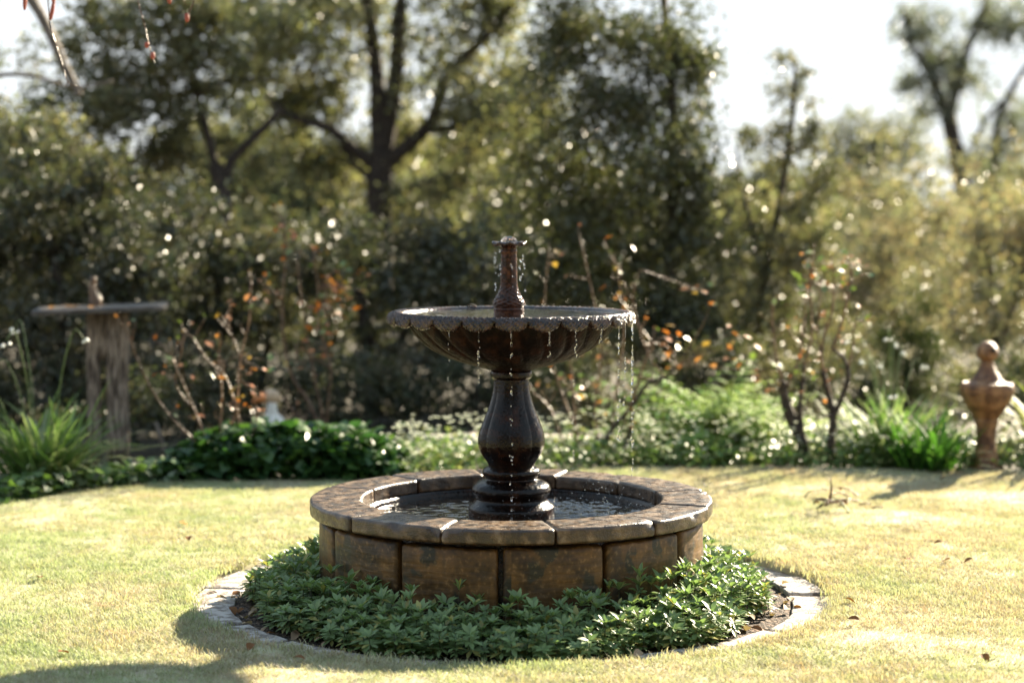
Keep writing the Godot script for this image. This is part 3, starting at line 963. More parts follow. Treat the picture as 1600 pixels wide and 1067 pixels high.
	tree("evergreen_shrub", "dark glossy shrub between bird table and oak trunk", "shrub", 350, 15.0, [[[[350, 640], [345, 500], [335, 400]], 0.05, 0.03], [[[400, 640], [420, 520], [440, 420]], 0.04, 0.02]],
		[[300, 330, 90, 70, 0, 0.8], [330, 430, 110, 80], [430, 420, 90, 80], [310, 540, 110, 80], [430, 530, 110, 80], [380, 620, 150, 50]],
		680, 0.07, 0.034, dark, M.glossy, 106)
	tree("evergreen_shrub", "dark shrub with glinting leaves left of the fountain bowl", "shrub", 590, 14.6, [[[[580, 660], [578, 560], [560, 450]], 0.09, 0.04], [[[590, 600], [640, 500], [660, 420]], 0.04, 0.02]],
		[[530, 400, 90, 70], [640, 390, 100, 70], [540, 490, 110, 80], [660, 480, 110, 80], [730, 420, 80, 90], [560, 590, 110, 60, 0, 0.7], [700, 580, 110, 70], [640, 640, 140, 40, 0, 0.6]],
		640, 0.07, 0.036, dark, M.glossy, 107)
	# tall tree right of the spout
	tree("tall_tree", "tall dense leafy tree right of the spout", "tree", 1040, 15.6, [
		[[[1042, 660], [1044, 500], [1050, 340], [1052, 200], [1040, 60], [1030, -60]], 0.06, 0.03],
		[[[1044, 460], [980, 380], [930, 280], [900, 160]], 0.03, 0.012],
		[[[1048, 380], [1100, 300], [1120, 220]], 0.025, 0.01]],
		[[970, 60, 130, 80], [1050, 120, 90, 90, 0.2], [900, 150, 100, 90, -0.2], [870, 60, 80, 60, 0, 0.8], [1000, 230, 140, 90], [880, 280, 110, 100], [1080, 300, 80, 80, 0, 0.8], [960, 380, 140, 90], [1060, 420, 110, 90], [880, 440, 110, 100], [980, 520, 140, 80], [1080, 540, 90, 70], [870, 570, 110, 70], [960, -60, 130, 70]],
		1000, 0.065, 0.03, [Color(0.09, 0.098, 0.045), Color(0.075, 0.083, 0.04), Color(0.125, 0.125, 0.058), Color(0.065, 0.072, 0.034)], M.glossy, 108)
	tree("slender_tree", "slender ragged tree against the bright sky right of centre", "tree", 1200, 16.6, [
		[[[1180, 660], [1190, 480], [1215, 330], [1235, 200], [1240, 100]], 0.045, 0.015],
		[[[1196, 440], [1160, 300], [1150, 230]], 0.025, 0.01]],
		[[1238, 130, 45, 50, 0, 0.7], [1250, 220, 60, 60, 0, 0.8], [1190, 250, 60, 50, 0, 0.6], [1270, 310, 60, 60, 0, 0.8], [1200, 360, 80, 60, 0, 0.9], [1250, 420, 80, 70], [1170, 460, 80, 70], [1240, 520, 90, 70], [1180, 570, 90, 60]],
		1000, 0.06, 0.028, [Color(0.15, 0.15, 0.08), Color(0.19, 0.175, 0.1), Color(0.11, 0.115, 0.06)], M.glossy, 109)
	# pale scrub on the right
	tree("scrub_bush", "pale beige scrub bush beneath the bright sky at right", "shrub", 1400, 20.0, [[[[1400, 620], [1396, 480], [1390, 380]], 0.04, 0.02]],
		[[1380, 330, 80, 60, 0, 0.7], [1340, 270, 50, 60, 0, 0.3], [1400, 240, 60, 50, 0, 0.25], [1460, 260, 60, 50, 0, 0.4], [1450, 320, 80, 60, 0, 0.7], [1350, 420, 80, 70], [1440, 410, 90, 70], [1390, 500, 110, 70], [1330, 520, 70, 70]],
		520, 0.07, 0.03, pale, M.soft, 110)
	tree("scrub_bush", "tall golden scrub bush at the right edge behind the urn", "shrub", 1560, 17.0, [[[[1560, 640], [1556, 500], [1540, 360]], 0.04, 0.02], [[[1560, 560], [1600, 420], [1610, 320]], 0.03, 0.015]],
		[[1540, 360, 70, 60, 0, 0.8], [1590, 260, 60, 60, 0, 0.3], [1530, 280, 50, 50, 0, 0.3], [1600, 340, 70, 70, 0, 0.8], [1490, 430, 80, 70, 0, 0.8], [1580, 450, 90, 80], [1520, 530, 90, 70], [1610, 550, 90, 80], [1680, 440, 90, 110]],
		600, 0.06, 0.028, [Color(0.24, 0.23, 0.14), Color(0.19, 0.19, 0.12), Color(0.32, 0.26, 0.17), Color(0.13, 0.14, 0.09)], M.glossy, 111)
	tree("round_bush", "small round dark green bush left of the urn", "shrub", 1420, 13.2, [[[[1420, 640], [1420, 560]], 0.03, 0.02]],
		[[1420, 500, 50, 40], [1400, 540, 50, 40], [1445, 540, 50, 40], [1425, 580, 60, 40]],
		2600, 0.045, 0.008, [Color(0.035, 0.05, 0.018), Color(0.05, 0.062, 0.024)], M.soft, 112)
	tree("low_shrub", "low olive shrub filling behind the right rose canes", "shrub", 1300, 14.5, [[[[1300, 640], [1300, 560]], 0.03, 0.02]],
		[[1290, 560, 80, 70], [1340, 600, 80, 50], [1480, 610, 90, 40], [1560, 620, 90, 50], [1220, 600, 90, 60]],
		520, 0.055, 0.026, olive, M.soft, 113)
	# woodland thicket closing the view
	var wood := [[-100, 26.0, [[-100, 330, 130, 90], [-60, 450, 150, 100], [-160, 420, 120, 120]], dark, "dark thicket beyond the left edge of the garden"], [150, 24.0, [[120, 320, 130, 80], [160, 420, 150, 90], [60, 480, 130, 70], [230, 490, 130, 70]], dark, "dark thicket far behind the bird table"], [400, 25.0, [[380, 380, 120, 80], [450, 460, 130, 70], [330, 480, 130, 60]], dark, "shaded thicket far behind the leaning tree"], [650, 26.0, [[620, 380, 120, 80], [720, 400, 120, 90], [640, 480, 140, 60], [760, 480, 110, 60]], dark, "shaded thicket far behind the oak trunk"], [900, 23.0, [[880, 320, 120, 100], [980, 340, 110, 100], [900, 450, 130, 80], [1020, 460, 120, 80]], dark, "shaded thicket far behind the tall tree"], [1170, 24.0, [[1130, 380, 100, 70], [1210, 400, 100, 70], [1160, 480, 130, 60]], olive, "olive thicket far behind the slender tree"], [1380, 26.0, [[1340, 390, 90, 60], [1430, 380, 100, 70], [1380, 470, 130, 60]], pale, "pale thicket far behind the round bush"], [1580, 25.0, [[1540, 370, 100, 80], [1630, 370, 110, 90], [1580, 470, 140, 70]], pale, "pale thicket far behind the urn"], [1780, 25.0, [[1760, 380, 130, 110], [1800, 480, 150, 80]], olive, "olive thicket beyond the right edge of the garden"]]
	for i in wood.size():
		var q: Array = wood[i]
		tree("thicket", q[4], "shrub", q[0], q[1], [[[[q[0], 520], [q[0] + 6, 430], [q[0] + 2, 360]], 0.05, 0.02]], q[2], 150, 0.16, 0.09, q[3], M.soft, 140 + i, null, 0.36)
	var under := [[215, [[200, 655, 90, 40, -0.9], [300, 660, 60, 35, -0.9], [120, 660, 80, 35, -0.9], [250, 620, 70, 40, -0.6]], "low leafy bush just behind the bird table post"], [-150, [[-150, 600, 120, 70], [-60, 640, 90, 50], [-260, 610, 120, 80]], "low leafy bush beyond the left edge of the lawn"], [60, [[40, 600, 110, 50], [-40, 620, 90, 50], [140, 620, 90, 50]], "dark low understory bush behind the strap leaves at left"], [300, [[250, 610, 90, 50], [350, 590, 80, 60], [310, 650, 110, 30]], "dark low understory bush behind the bare rose canes"], [520, [[470, 610, 80, 50], [560, 600, 90, 60], [520, 650, 120, 30]], "dark low understory bush behind the orange leaved rose"], [740, [[680, 600, 90, 50], [770, 590, 80, 60], [730, 640, 110, 30]], "dark low understory bush behind the pedestal"], [930, [[870, 590, 80, 60], [960, 600, 90, 60], [920, 640, 120, 40]], "dark low understory bush behind the arching rose canes"], [1150, [[1080, 600, 80, 60], [1170, 590, 90, 60], [1250, 600, 80, 60], [1150, 650, 120, 30]], "dark low understory bush behind the pale fern"], [1400, [[1350, 610, 80, 50], [1450, 620, 90, 50]], "dark low understory bush behind the white bell flowers"], [1580, [[1560, 600, 90, 60], [1660, 600, 90, 80]], "dark low understory bush behind the urn"]]
	for i in under.size():
		var q: Array = under[i]
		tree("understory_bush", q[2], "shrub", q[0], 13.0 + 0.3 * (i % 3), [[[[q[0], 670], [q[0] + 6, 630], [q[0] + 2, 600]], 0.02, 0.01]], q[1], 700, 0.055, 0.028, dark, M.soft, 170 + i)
	# far tree in pale light
	tree("gum_tree", "open gnarled tree silhouetted against the sky at top right", "tree", 1500, 36.0, [
		[[[1520, 440], [1510, 340], [1494, 250], [1478, 180]], 0.20, 0.15, 9],
		[[[1480, 190], [1456, 130], [1430, 90], [1416, 60], [1404, 10]], 0.11, 0.04],
		[[[1480, 185], [1496, 120], [1510, 70], [1530, 20], [1536, -30]], 0.10, 0.04],
		[[[1548, 380], [1552, 280], [1556, 200], [1572, 150], [1610, 90]], 0.11, 0.05],
		[[[1500, 300], [1530, 200], [1560, 160]], 0.06, 0.03]],
		[[1440, 40, 36, 36, 0, 0.8], [1460, 90, 34, 30, 0, 0.9], [1540, 40, 34, 30, 0, 0.8], [1420, 130, 28, 20, 0, 0.7], [1500, 130, 40, 26, 0, 0.6], [1580, 200, 44, 40, 0, 0.7], [1530, 260, 40, 34, 0, 0.7], [1590, 40, 40, 40, 0, 0.5], [1450, 170, 34, 18, 0, 0.7], [1560, 320, 60, 40]],
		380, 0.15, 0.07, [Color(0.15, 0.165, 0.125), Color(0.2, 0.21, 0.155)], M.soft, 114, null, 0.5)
	# unseen trees added behind the viewpoint to close off the open sky on the near side
	var near := [[-8.5, 14.0, "unseen broad tree added far left behind the viewpoint"], [-3.4, 15.5, "unseen broad tree added left behind the viewpoint"], [2.2, 15.0, "unseen broad tree added straight behind the viewpoint"], [7.6, 14.0, "unseen broad tree added right behind the viewpoint"]]
	for i in near.size():
		var b := Vector3(near[i][0], -0.07, near[i][1])
		var t := thing("unseen_tree", near[i][2], "tree", b)
		var s := st_new()
		tube(s, curve([Vector3(0, -0.05, 0), Vector3(0.1, 1.6, 0), Vector3(0.0, 3.4, 0.1), Vector3(0.2, 5.6, 0)], 4), 0.26, 0.08, 10, 0.3)
		part("trunk", done(s), M.bark, t)
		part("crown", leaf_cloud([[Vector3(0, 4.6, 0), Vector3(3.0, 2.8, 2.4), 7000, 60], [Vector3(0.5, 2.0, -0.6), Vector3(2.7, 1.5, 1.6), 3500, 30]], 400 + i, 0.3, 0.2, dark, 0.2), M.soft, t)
	var k := 0
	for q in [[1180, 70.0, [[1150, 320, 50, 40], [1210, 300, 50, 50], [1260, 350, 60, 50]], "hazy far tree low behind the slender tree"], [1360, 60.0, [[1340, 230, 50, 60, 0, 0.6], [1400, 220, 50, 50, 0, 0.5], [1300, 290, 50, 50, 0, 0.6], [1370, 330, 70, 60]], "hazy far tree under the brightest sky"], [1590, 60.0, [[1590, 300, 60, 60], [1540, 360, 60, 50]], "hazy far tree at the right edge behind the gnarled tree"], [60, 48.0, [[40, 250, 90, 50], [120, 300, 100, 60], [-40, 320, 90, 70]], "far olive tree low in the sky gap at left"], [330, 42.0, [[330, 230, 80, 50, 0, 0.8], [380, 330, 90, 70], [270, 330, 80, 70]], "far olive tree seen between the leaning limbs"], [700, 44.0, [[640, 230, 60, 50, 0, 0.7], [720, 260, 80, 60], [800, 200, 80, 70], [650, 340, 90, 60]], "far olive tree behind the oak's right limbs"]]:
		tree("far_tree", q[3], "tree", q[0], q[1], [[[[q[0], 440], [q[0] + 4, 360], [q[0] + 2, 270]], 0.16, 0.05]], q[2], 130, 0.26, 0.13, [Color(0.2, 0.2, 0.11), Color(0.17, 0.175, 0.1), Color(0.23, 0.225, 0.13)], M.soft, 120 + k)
		k += 1

# ------------------------------------------------------------------ flower bed
func rose(label: String, d: float, base_px: float, canes: Array, leaves: Array, sd: int, thick := 0.008) -> void:
	var r := RandomNumberGenerator.new()
	r.seed = sd
	var base := on_ground(base_px, d, -0.05)
	var t := thing("rose_bush", label, "rose bush", base, 0.0, "")
	var W := [0.0, 0.2, 0.32, 0.3, 0.16, 0.0]
	var all_points := []
	var meshes := []
	for c in [Color(0.42, 0.13, 0.03), Color(0.33, 0.2, 0.05), Color(0.12, 0.17, 0.04), Color(0.45, 0.18, 0.06)]:
		meshes.append(single_leaf(0.05, W, 0.2, 0.25, c))
	for q in canes:
		var pts := []
		for p in q[0]: pts.append(at(p[0], p[1], d + (p[2] if p.size() > 2 else 0.0)) - base)
		if pts[0].y < 0.05: pts[0].y = -0.02
		var s := st_new()
		var cv := curve(pts, 5)
		tube(s, cv, thick * q[1], thick * q[2], 7, 0.5)
		part("cane", done(s), M.cane if q[1] < 1.8 else M.bark, t)
		all_points.append_array(cv.slice(cv.size() / 4))
		# side twigs with small shoots along the cane
		for k in 6:
			var from: Vector3 = cv[r.randi_range(cv.size() / 3, cv.size() - 1)]
			var p := from + Vector3(r.randfn() * 0.05, r.randf_range(0.02, 0.13), r.randfn() * 0.05)
			var tw := st_new()
			tube(tw, curve([from, from.lerp(p, 0.5) + Vector3(r.randfn() * 0.012, 0, 0), p], 3), thick * 0.42, thick * 0.2, 5)
			part("twig", done(tw), M.cane, t)
			var o := part("leaf", meshes[r.randi() % 4], M.glossy, t)
			o.basis = Basis.from_euler(Vector3(r.randf_range(-1.2, 0.6), r.randf() * TAU, r.randf_range(-0.6, 0.6))) * Basis.from_scale(Vector3.ONE * r.randf_range(0.4, 0.85))
			o.position = p
	for q in leaves:
		var centre := at(q[0], q[1], d) - base
		var near: Vector3 = all_points[0]
		for z in all_points:
			if (z - centre).length_squared() < (near - centre).length_squared(): near = z
		for k in q[3]:
			var p := at(q[0] + r.randfn() * q[2], q[1] + r.randfn() * q[2], d + r.randfn() * 0.1) - base
			if k % 2 == 0:
				var tw := st_new()
				tube(tw, curve([near, near.lerp(p, 0.6) + Vector3(r.randfn() * 0.015, 0.01, 0), p], 3), thick * 0.35, thick * 0.14, 5)
				part("twig", done(tw), M.cane, t)
			var o := part("leaf", meshes[[0, 3, 0, 1, 2, 3][r.randi() % 6]] if q.size() < 5 else meshes[q[4]], M.glossy, t)
			o.basis = Basis.from_euler(Vector3(r.randf_range(-1.2, 0.6), r.randf() * TAU, r.randf_range(-0.6, 0.6))) * Basis.from_scale(Vector3.ONE * r.randf_range(0.8, 1.45))
			o.position = p

func strappy(label: String, d: float, px: float, n: int, h: float, spread: float, flowers: int, sd: int, cols: Array, fall := 0.7) -> void:
	var r := RandomNumberGenerator.new()
	r.seed = sd
	var base := on_ground(px, d, -0.05)
	var t := thing("strap_leaved_plant", label, "plant", base, 0.0, "")
	var kinds := []
	for k in 8:
		var s := st_new()
		blade_into(s, Vector3.ZERO, Vector3(0, 0, 1), r.randf_range(0.8, 1.0), r.randf_range(0.032, 0.05), r.randf_range(0.15, fall), cols[k % cols.size()], 8)
		kinds.append(done(s))
	for k in n:
		var o := part("leaf", kinds[r.randi() % 8], M.strap, t)
		var sc := h * r.randf_range(0.6, 1.1)
		o.basis = Basis(Vector3.UP, r.randf() * TAU) * Basis(Vector3.RIGHT, r.randf_range(0.0, 0.45)) * Basis.from_scale(Vector3(h, sc, h * r.randf_range(0.5, 1.1)))
		var a := r.randf() * TAU
		o.position = Vector3(cos(a), 0, sin(a)) * r.randf() * spread
	if flowers:
		var bell := lathe([Vector2(0.002, 0.0), Vector2(0.012, -0.006), Vector2(0.017, -0.018), Vector2(0.019, -0.028), Vector2(0.015, -0.024), Vector2(0.0, -0.008)], 10)
		for k in flowers:
			var s := st_new()
			var a := r.randf() * TAU
			var lean := Vector3(cos(a), 0, sin(a))
			var hh := h * r.randf_range(0.95, 1.35)
			var pts := [lean * spread * 0.4, lean * 0.1 + Vector3.UP * hh * 0.6, lean * 0.19 + Vector3.UP * hh * 0.98, lean * 0.26 + Vector3.UP * hh * 0.94]
			tube(s, curve(pts, 4), 0.004, 0.002, 5)
			var stem := part("flower_stem", done(s), M.green_stem, t)
			for j in 3:
				var b := part("flower", bell, M.white_flower, stem)
				b.position = pts[3] + Vector3(r.randf_range(-0.02, 0.02), r.randf_range(-0.015, 0.01), r.randf_range(-0.02, 0.02))
				b.scale = Vector3.ONE * r.randf_range(0.45, 0.8)

func scatter_cover(called: String, label: String, category: String, spots: Callable, n: int, L: float, W: Array, cols: Array, lift: float, hgt: Callable, m: Material, sd: int, singles := 0) -> void:
	var r := RandomNumberGenerator.new()
	r.seed = sd
	var t := thing(called, label, category)
	var kinds := []
	for c in cols: kinds.append(single_leaf(L, W, 0.3, 0.18, c))
	var s := st_new()
	var placed := []
	for i in n:
		var p: Vector3 = spots.call(r)
		p.y += hgt.call(r, p)
		placed.append(p)
	placed.sort_custom(func(x, y): return x.y + x.z * 0.5 > y.y + y.z * 0.5)
	for i in n:
		var b := Basis(Vector3.UP, r.randf() * TAU) * Basis(Vector3.RIGHT, lift + r.randfn() * 0.4) * Basis(Vector3.FORWARD, r.randfn() * 0.4) * Basis.from_scale(Vector3.ONE * r.randf_range(0.6, 1.25))
		if i < singles:
			var o := part("leaf", kinds[r.randi() % kinds.size()], m, t)
			o.basis = b
			o.position = placed[i]
		else:
			s.append_from(kinds[r.randi() % kinds.size()], 0, Transform3D(b, placed[i]))
	if n > singles:
		var mass := part("leaf_mass", s.commit(), m, t)
		mass.set_meta("kind", "stuff")

func build_bed() -> void:
	M.green_stem = mat(Color(0.09, 0.14, 0.04), 0.5)
	M.white_flower = mat(Color(0.78, 0.78, 0.74), 0.55)
	M.white_flower.backlight_enabled = true
	M.white_flower.backlight = Color(0.6, 0.6, 0.55)
	# rose bushes, pruned canes
	rose("bare pruned rose bush right of the bird table", 10.6, 345, [
		[[[342, 752], [325, 715], [300, 690], [262, 650], [232, 605], [206, 545], [205, 525]], 1.3, 0.5],
		[[[345, 752], [318, 690], [300, 640], [275, 580], [264, 552]], 1.1, 0.5],
		[[[300, 640], [272, 600], [282, 545], [285, 515]], 0.8, 0.4],
		[[[348, 752], [352, 690], [366, 640], [374, 560], [388, 500], [391, 445]], 1.2, 0.5],
		[[[366, 640], [350, 590], [320, 560], [300, 528]], 0.9, 0.5],
		[[[346, 752], [340, 690], [344, 620], [340, 560], [341, 545]], 0.9, 0.4],
		[[[352, 752], [362, 700], [392, 680], [400, 640]], 0.8, 0.4],
		[[[343, 690], [372, 655], [348, 630]], 0.6, 0.4],
		[[[374, 560], [360, 520], [356, 500]], 0.5, 0.3]],
		[[262, 555, 6, 2], [391, 470, 10, 3], [345, 570, 22, 6], [375, 600, 26, 7], [300, 660, 14, 4], [410, 570, 10, 3]], 201)
	rose("rose bush with orange young leaves behind the ivy", 11.9, 500, [
		[[[505, 690], [478, 625], [455, 590], [442, 530], [441, 465], [446, 400], [444, 345]], 1.4, 0.6],
		[[[505, 690], [500, 640], [488, 580], [478, 520], [470, 460], [463, 405]], 1.2, 0.5],
		[[[505, 690], [512, 620], [515, 570], [500, 520], [496, 450], [490, 395]], 1.1, 0.5],
		[[[515, 575], [490, 560], [465, 565], [460, 545]], 0.8, 0.4],
		[[[510, 690], [470, 660], [440, 620]], 1.4, 0.9],
		[[[441, 470], [420, 450], [412, 448]], 0.6, 0.4]],
		[[515, 480, 20, 40], [525, 450, 14, 22], [460, 390, 14, 6], [500, 550, 12, 7], [560, 440, 16, 7], [440, 350, 8, 4], [495, 385, 6, 4], [420, 460, 10, 5], [470, 550, 14, 4]], 202)
	rose("rose bush with arching canes right of the pedestal", 11.2, 940, [
		[[[935, 722], [945, 700], [958, 670], [985, 640], [1012, 600], [1040, 590], [1060, 572]], 2.4, 0.9],
		[[[985, 640], [1010, 560], [1020, 540], [1000, 510], [985, 480]], 1.2, 0.6],
		[[[930, 722], [900, 670], [880, 620], [862, 560], [850, 500], [858, 380]], 1.0, 0.4],
		[[[905, 720], [898, 650], [895, 590], [888, 560]], 0.9, 0.5],
		[[[880, 690], [860, 640], [835, 615], [826, 600]], 1.2, 0.7],
		[[[942, 722], [930, 640], [940, 560], [930, 480], [908, 380]], 0.9, 0.4],
		[[[955, 690], [965, 600], [975, 520], [968, 440], [958, 400]], 0.9, 0.4],
		[[[1040, 590], [1010, 545], [990, 470], [1000, 420]], 0.8, 0.4],
		[[[975, 705], [985, 680], [990, 640]], 1.8, 1.2]],
		[[1100, 450, 12, 6], [1060, 520, 20, 7], [1120, 530, 26, 12], [1150, 560, 14, 7], [870, 400, 8, 4], [960, 410, 18, 6], [940, 570, 20, 5], [1040, 560, 12, 6], [900, 620, 18, 5]], 203)
	rose("old rose bush with thick dark forked stump", 11.1, 1255, [
		[[[1262, 720], [1256, 690], [1240, 660], [1228, 620], [1224, 596]], 3.6, 2.2],
		[[[1256, 690], [1252, 640], [1256, 600], [1258, 570]], 1.8, 1.0],
		[[[1225, 600], [1215, 560], [1210, 520], [1206, 470]], 0.8, 0.3],
		[[[1258, 572], [1270, 520], [1266, 440], [1272, 380]], 0.8, 0.3],
		[[[1228, 615], [1250, 560], [1258, 500], [1262, 420]], 0.7, 0.3]],
		[[1210, 570, 10, 4, 2], [1180, 580, 10, 4], [1205, 600, 8, 3], [1265, 440, 20, 7, 2]], 204, 0.011)
	rose("rose bush with slim upright canes next to the forked stump", 11.0, 1304, [
		[[[1302, 720], [1302, 690], [1304, 650], [1296, 610], [1288, 580]], 2.6, 1.6],
		[[[1304, 655], [1318, 620], [1328, 590], [1320, 560], [1302, 545]], 1.8, 0.9],
		[[[1290, 590], [1286, 540], [1300, 490], [1304, 440], [1298, 400]], 1.0, 0.4],
		[[[1302, 548], [1318, 500], [1328, 450], [1332, 420]], 0.9, 0.4],
		[[[1326, 590], [1334, 540], [1338, 500]], 0.7, 0.3],
		[[[1290, 590], [1280, 520], [1284, 440]], 0.7, 0.3]],
		[[1325, 430, 16, 9, 2], [1250, 440, 14, 8, 2], [1300, 420, 20, 8], [1345, 500, 12, 5, 2], [1270, 600, 14, 5, 2], [1300, 450, 20, 8, 2]], 205, 0.0105)
	# strap leaved plants
	var green := [Color(0.16, 0.25, 0.08), Color(0.12, 0.21, 0.06), Color(0.2, 0.27, 0.12), Color(0.25, 0.29, 0.16)]
	strappy("clump of strap leaves with white bells at the left edge", 10.2, 62, 260, 0.74, 0.16, 4, 211, green, 0.55)
	strappy("dark green strap leaved clump left of the urn", 10.8, 1455, 200, 0.5, 0.16, 1, 212, [Color(0.045, 0.12, 0.02), Color(0.07, 0.17, 0.03), Color(0.05, 0.1, 0.025)], 0.5)
	strappy("loose clump with white bell flowers beside the dark strap leaved clump", 11.25, 1395, 200, 0.66, 0.22, 8, 213, green, 0.6)
	strappy("small grassy tuft behind the basin left of the pedestal", 11.2, 690, 200, 0.34, 0.22, 0, 214, green, 0.6)
	strappy("pale long leaved clump arching over the urn from the right", 11.2, 1660, 90, 0.85, 0.12, 0, 215, [Color(0.24, 0.24, 0.09), Color(0.18, 0.2, 0.07)], 1.0)
	# fern-like pale green plant
	var fr := RandomNumberGenerator.new()
	fr.seed = 61
	var fern_base := on_ground(1120, 11.7, -0.05)
	var fern := thing("fern_clump", "pale green lacy clump right of the arching rose bush", "fern", fern_base, 0.0, "")
	var fronds := []
	for k in 5:
		var s := st_new()
		var c := [Color(0.26, 0.36, 0.1), Color(0.33, 0.42, 0.15), Color(0.2, 0.31, 0.08)][k % 3] as Color
		var pts := []
		for i in 13:
			var t := i / 12.0
			pts.append(Vector3(0, 0.42 * t - 0.16 * t * t, 0.03 + 0.28 * t * t))
		for i in range(2, 13):
			for sd in [-1.0, 1.0]:
				var L := 0.085 * (1.15 - i / 13.0) + 0.012
				leaf_into(s, pts[i], Vector3(sd, fr.randf_range(-0.1, 0.35), 0.5).normalized(), Vector3.UP, L, [0.05, 0.16, 0.17, 0.1, 0.0], 0.3, 0.2, jitter(c, 0.2))
		s.set_color(c)
		tube(s, pts, 0.003, 0.001, 4)
		fronds.append(done(s))
	for k in 130:
		var o := part("frond", fronds[k % 5], M.soft, fern)
		var a := fr.randf() * TAU
		o.basis = Basis(Vector3.UP, a) * Basis(Vector3.RIGHT, fr.randf_range(-0.2, 0.5)) * Basis.from_scale(Vector3.ONE * fr.randf_range(1.0, 1.9))
		o.position = Vector3(fr.randfn() * 0.17, 0, fr.randfn() * 0.12)
	# ivy mound
	var ivyW := [0.05, 0.36, 0.46, 0.4, 0.22, 0.0]
	scatter_cover("ivy", "mound of dark glossy ivy leaves behind the basin at left", "ivy", func(r):
		var x: float = r.randf_range(-1.0, 1.0)
		var z: float = 1.0 - 2.0 * pow(r.randf(), 1.4)
		return Vector3(-1.28 + x * 0.66, -0.04, -3.28 + z * 0.28),
		2600, 0.08, ivyW, [Color(0.03, 0.075, 0.022), Color(0.045, 0.1, 0.03), Color(0.065, 0.13, 0.035), Color(0.035, 0.085, 0.03)], -0.1, func(r, p):
		var u: float = (p.x + 1.28) / 0.68
		var w: float = (p.z + 3.28) / 0.32
		var top: float = 0.34 * sqrt(maxf(0.02, 1.0 - pow(absf(u), 3.0) * 0.9)) * sqrt(maxf(0.05, 1.0 - w * w * 0.9))
		return top * pow(r.randf(), 0.65), M.sprig, 301, 300)
	var violetW := [0.1, 0.42, 0.5, 0.42, 0.22, 0.0]
	scatter_cover("violet_cover", "pale green low leaves edging the lawn under the bird table", "ground cover", func(r):
		var x: float = r.randf_range(-3.1, -1.75)
		return Vector3(x, -0.05, lawn_back(x) - r.randf_range(0.03, 0.5)),
		1300, 0.055, violetW, [Color(0.11, 0.18, 0.07), Color(0.16, 0.24, 0.11), Color(0.2, 0.24, 0.15), Color(0.12, 0.2, 0.05)], -0.2, func(r, _p): return r.randf_range(0.02, 0.15), M.sprig, 302, 200)
	scatter_cover("low_cover", "pale low leafy cover along the lawn behind the basin", "ground cover", func(r):
		var x: float = r.randf_range(-0.75, 3.4)
		return Vector3(x, -0.05, lawn_back(x) - absf(r.randfn()) * 0.42 - 0.02),
		6500, 0.048, [0.05, 0.22, 0.3, 0.25, 0.12, 0.0], [Color(0.14, 0.22, 0.06), Color(0.2, 0.27, 0.1), Color(0.1, 0.17, 0.05), Color(0.24, 0.25, 0.12)], -0.3, func(r, p): return r.randf_range(0.01, 0.12) + 0.14 * r.randf() * clampf((lawn_back(p.x) - p.z) * 2.5, 0.0, 1.0), M.soft, 303, 250)
	# white blossom over the low cover
	var s := st_new()
	var petal := single_leaf(0.02, [0.1, 0.4, 0.45, 0.2, 0.0], 0.1, 0.1, Color(0.72, 0.72, 0.66))
	var r := RandomNumberGenerator.new()
	r.seed = 91
	for k in 900:
		var x := r.randf_range(-0.7, 2.4)
		var p := Vector3(x, r.randf_range(0.08, 0.3), lawn_back(x) - r.randf_range(0.1, 0.75))
		for j in 5:
			s.append_from(petal, 0, Transform3D(Basis(Vector3.UP, TAU * j / 5.0 + k) * Basis(Vector3.RIGHT, -0.5), p))
	tag(part("white_blossom", s.commit(), M.petal), "scatter of tiny white flowers over the bed behind the basin", "flowers", "", "stuff")
	# stone edging behind the bed
	var ed := thing("stone_edging", "low line of pale edging stones behind the flower bed", "edging")
	for k in 9:
		var p := Vector3(-0.3 + k * 0.56 + rng.randf_range(-0.02, 0.02), 0.0, -4.55 + rng.randf_range(-0.03, 0.03) + 0.02 * k * (1 if k < 6 else 0))
		var b := st_new()
		box_into(b, p, Vector3(0.265, 0.055 + rng.randf_range(0, 0.015), 0.09), Basis(Vector3.UP, rng.randf_range(-0.08, 0.08)), 0.02, k * 9.0, 3)
		part("stone", done(b), M.edging, ed)

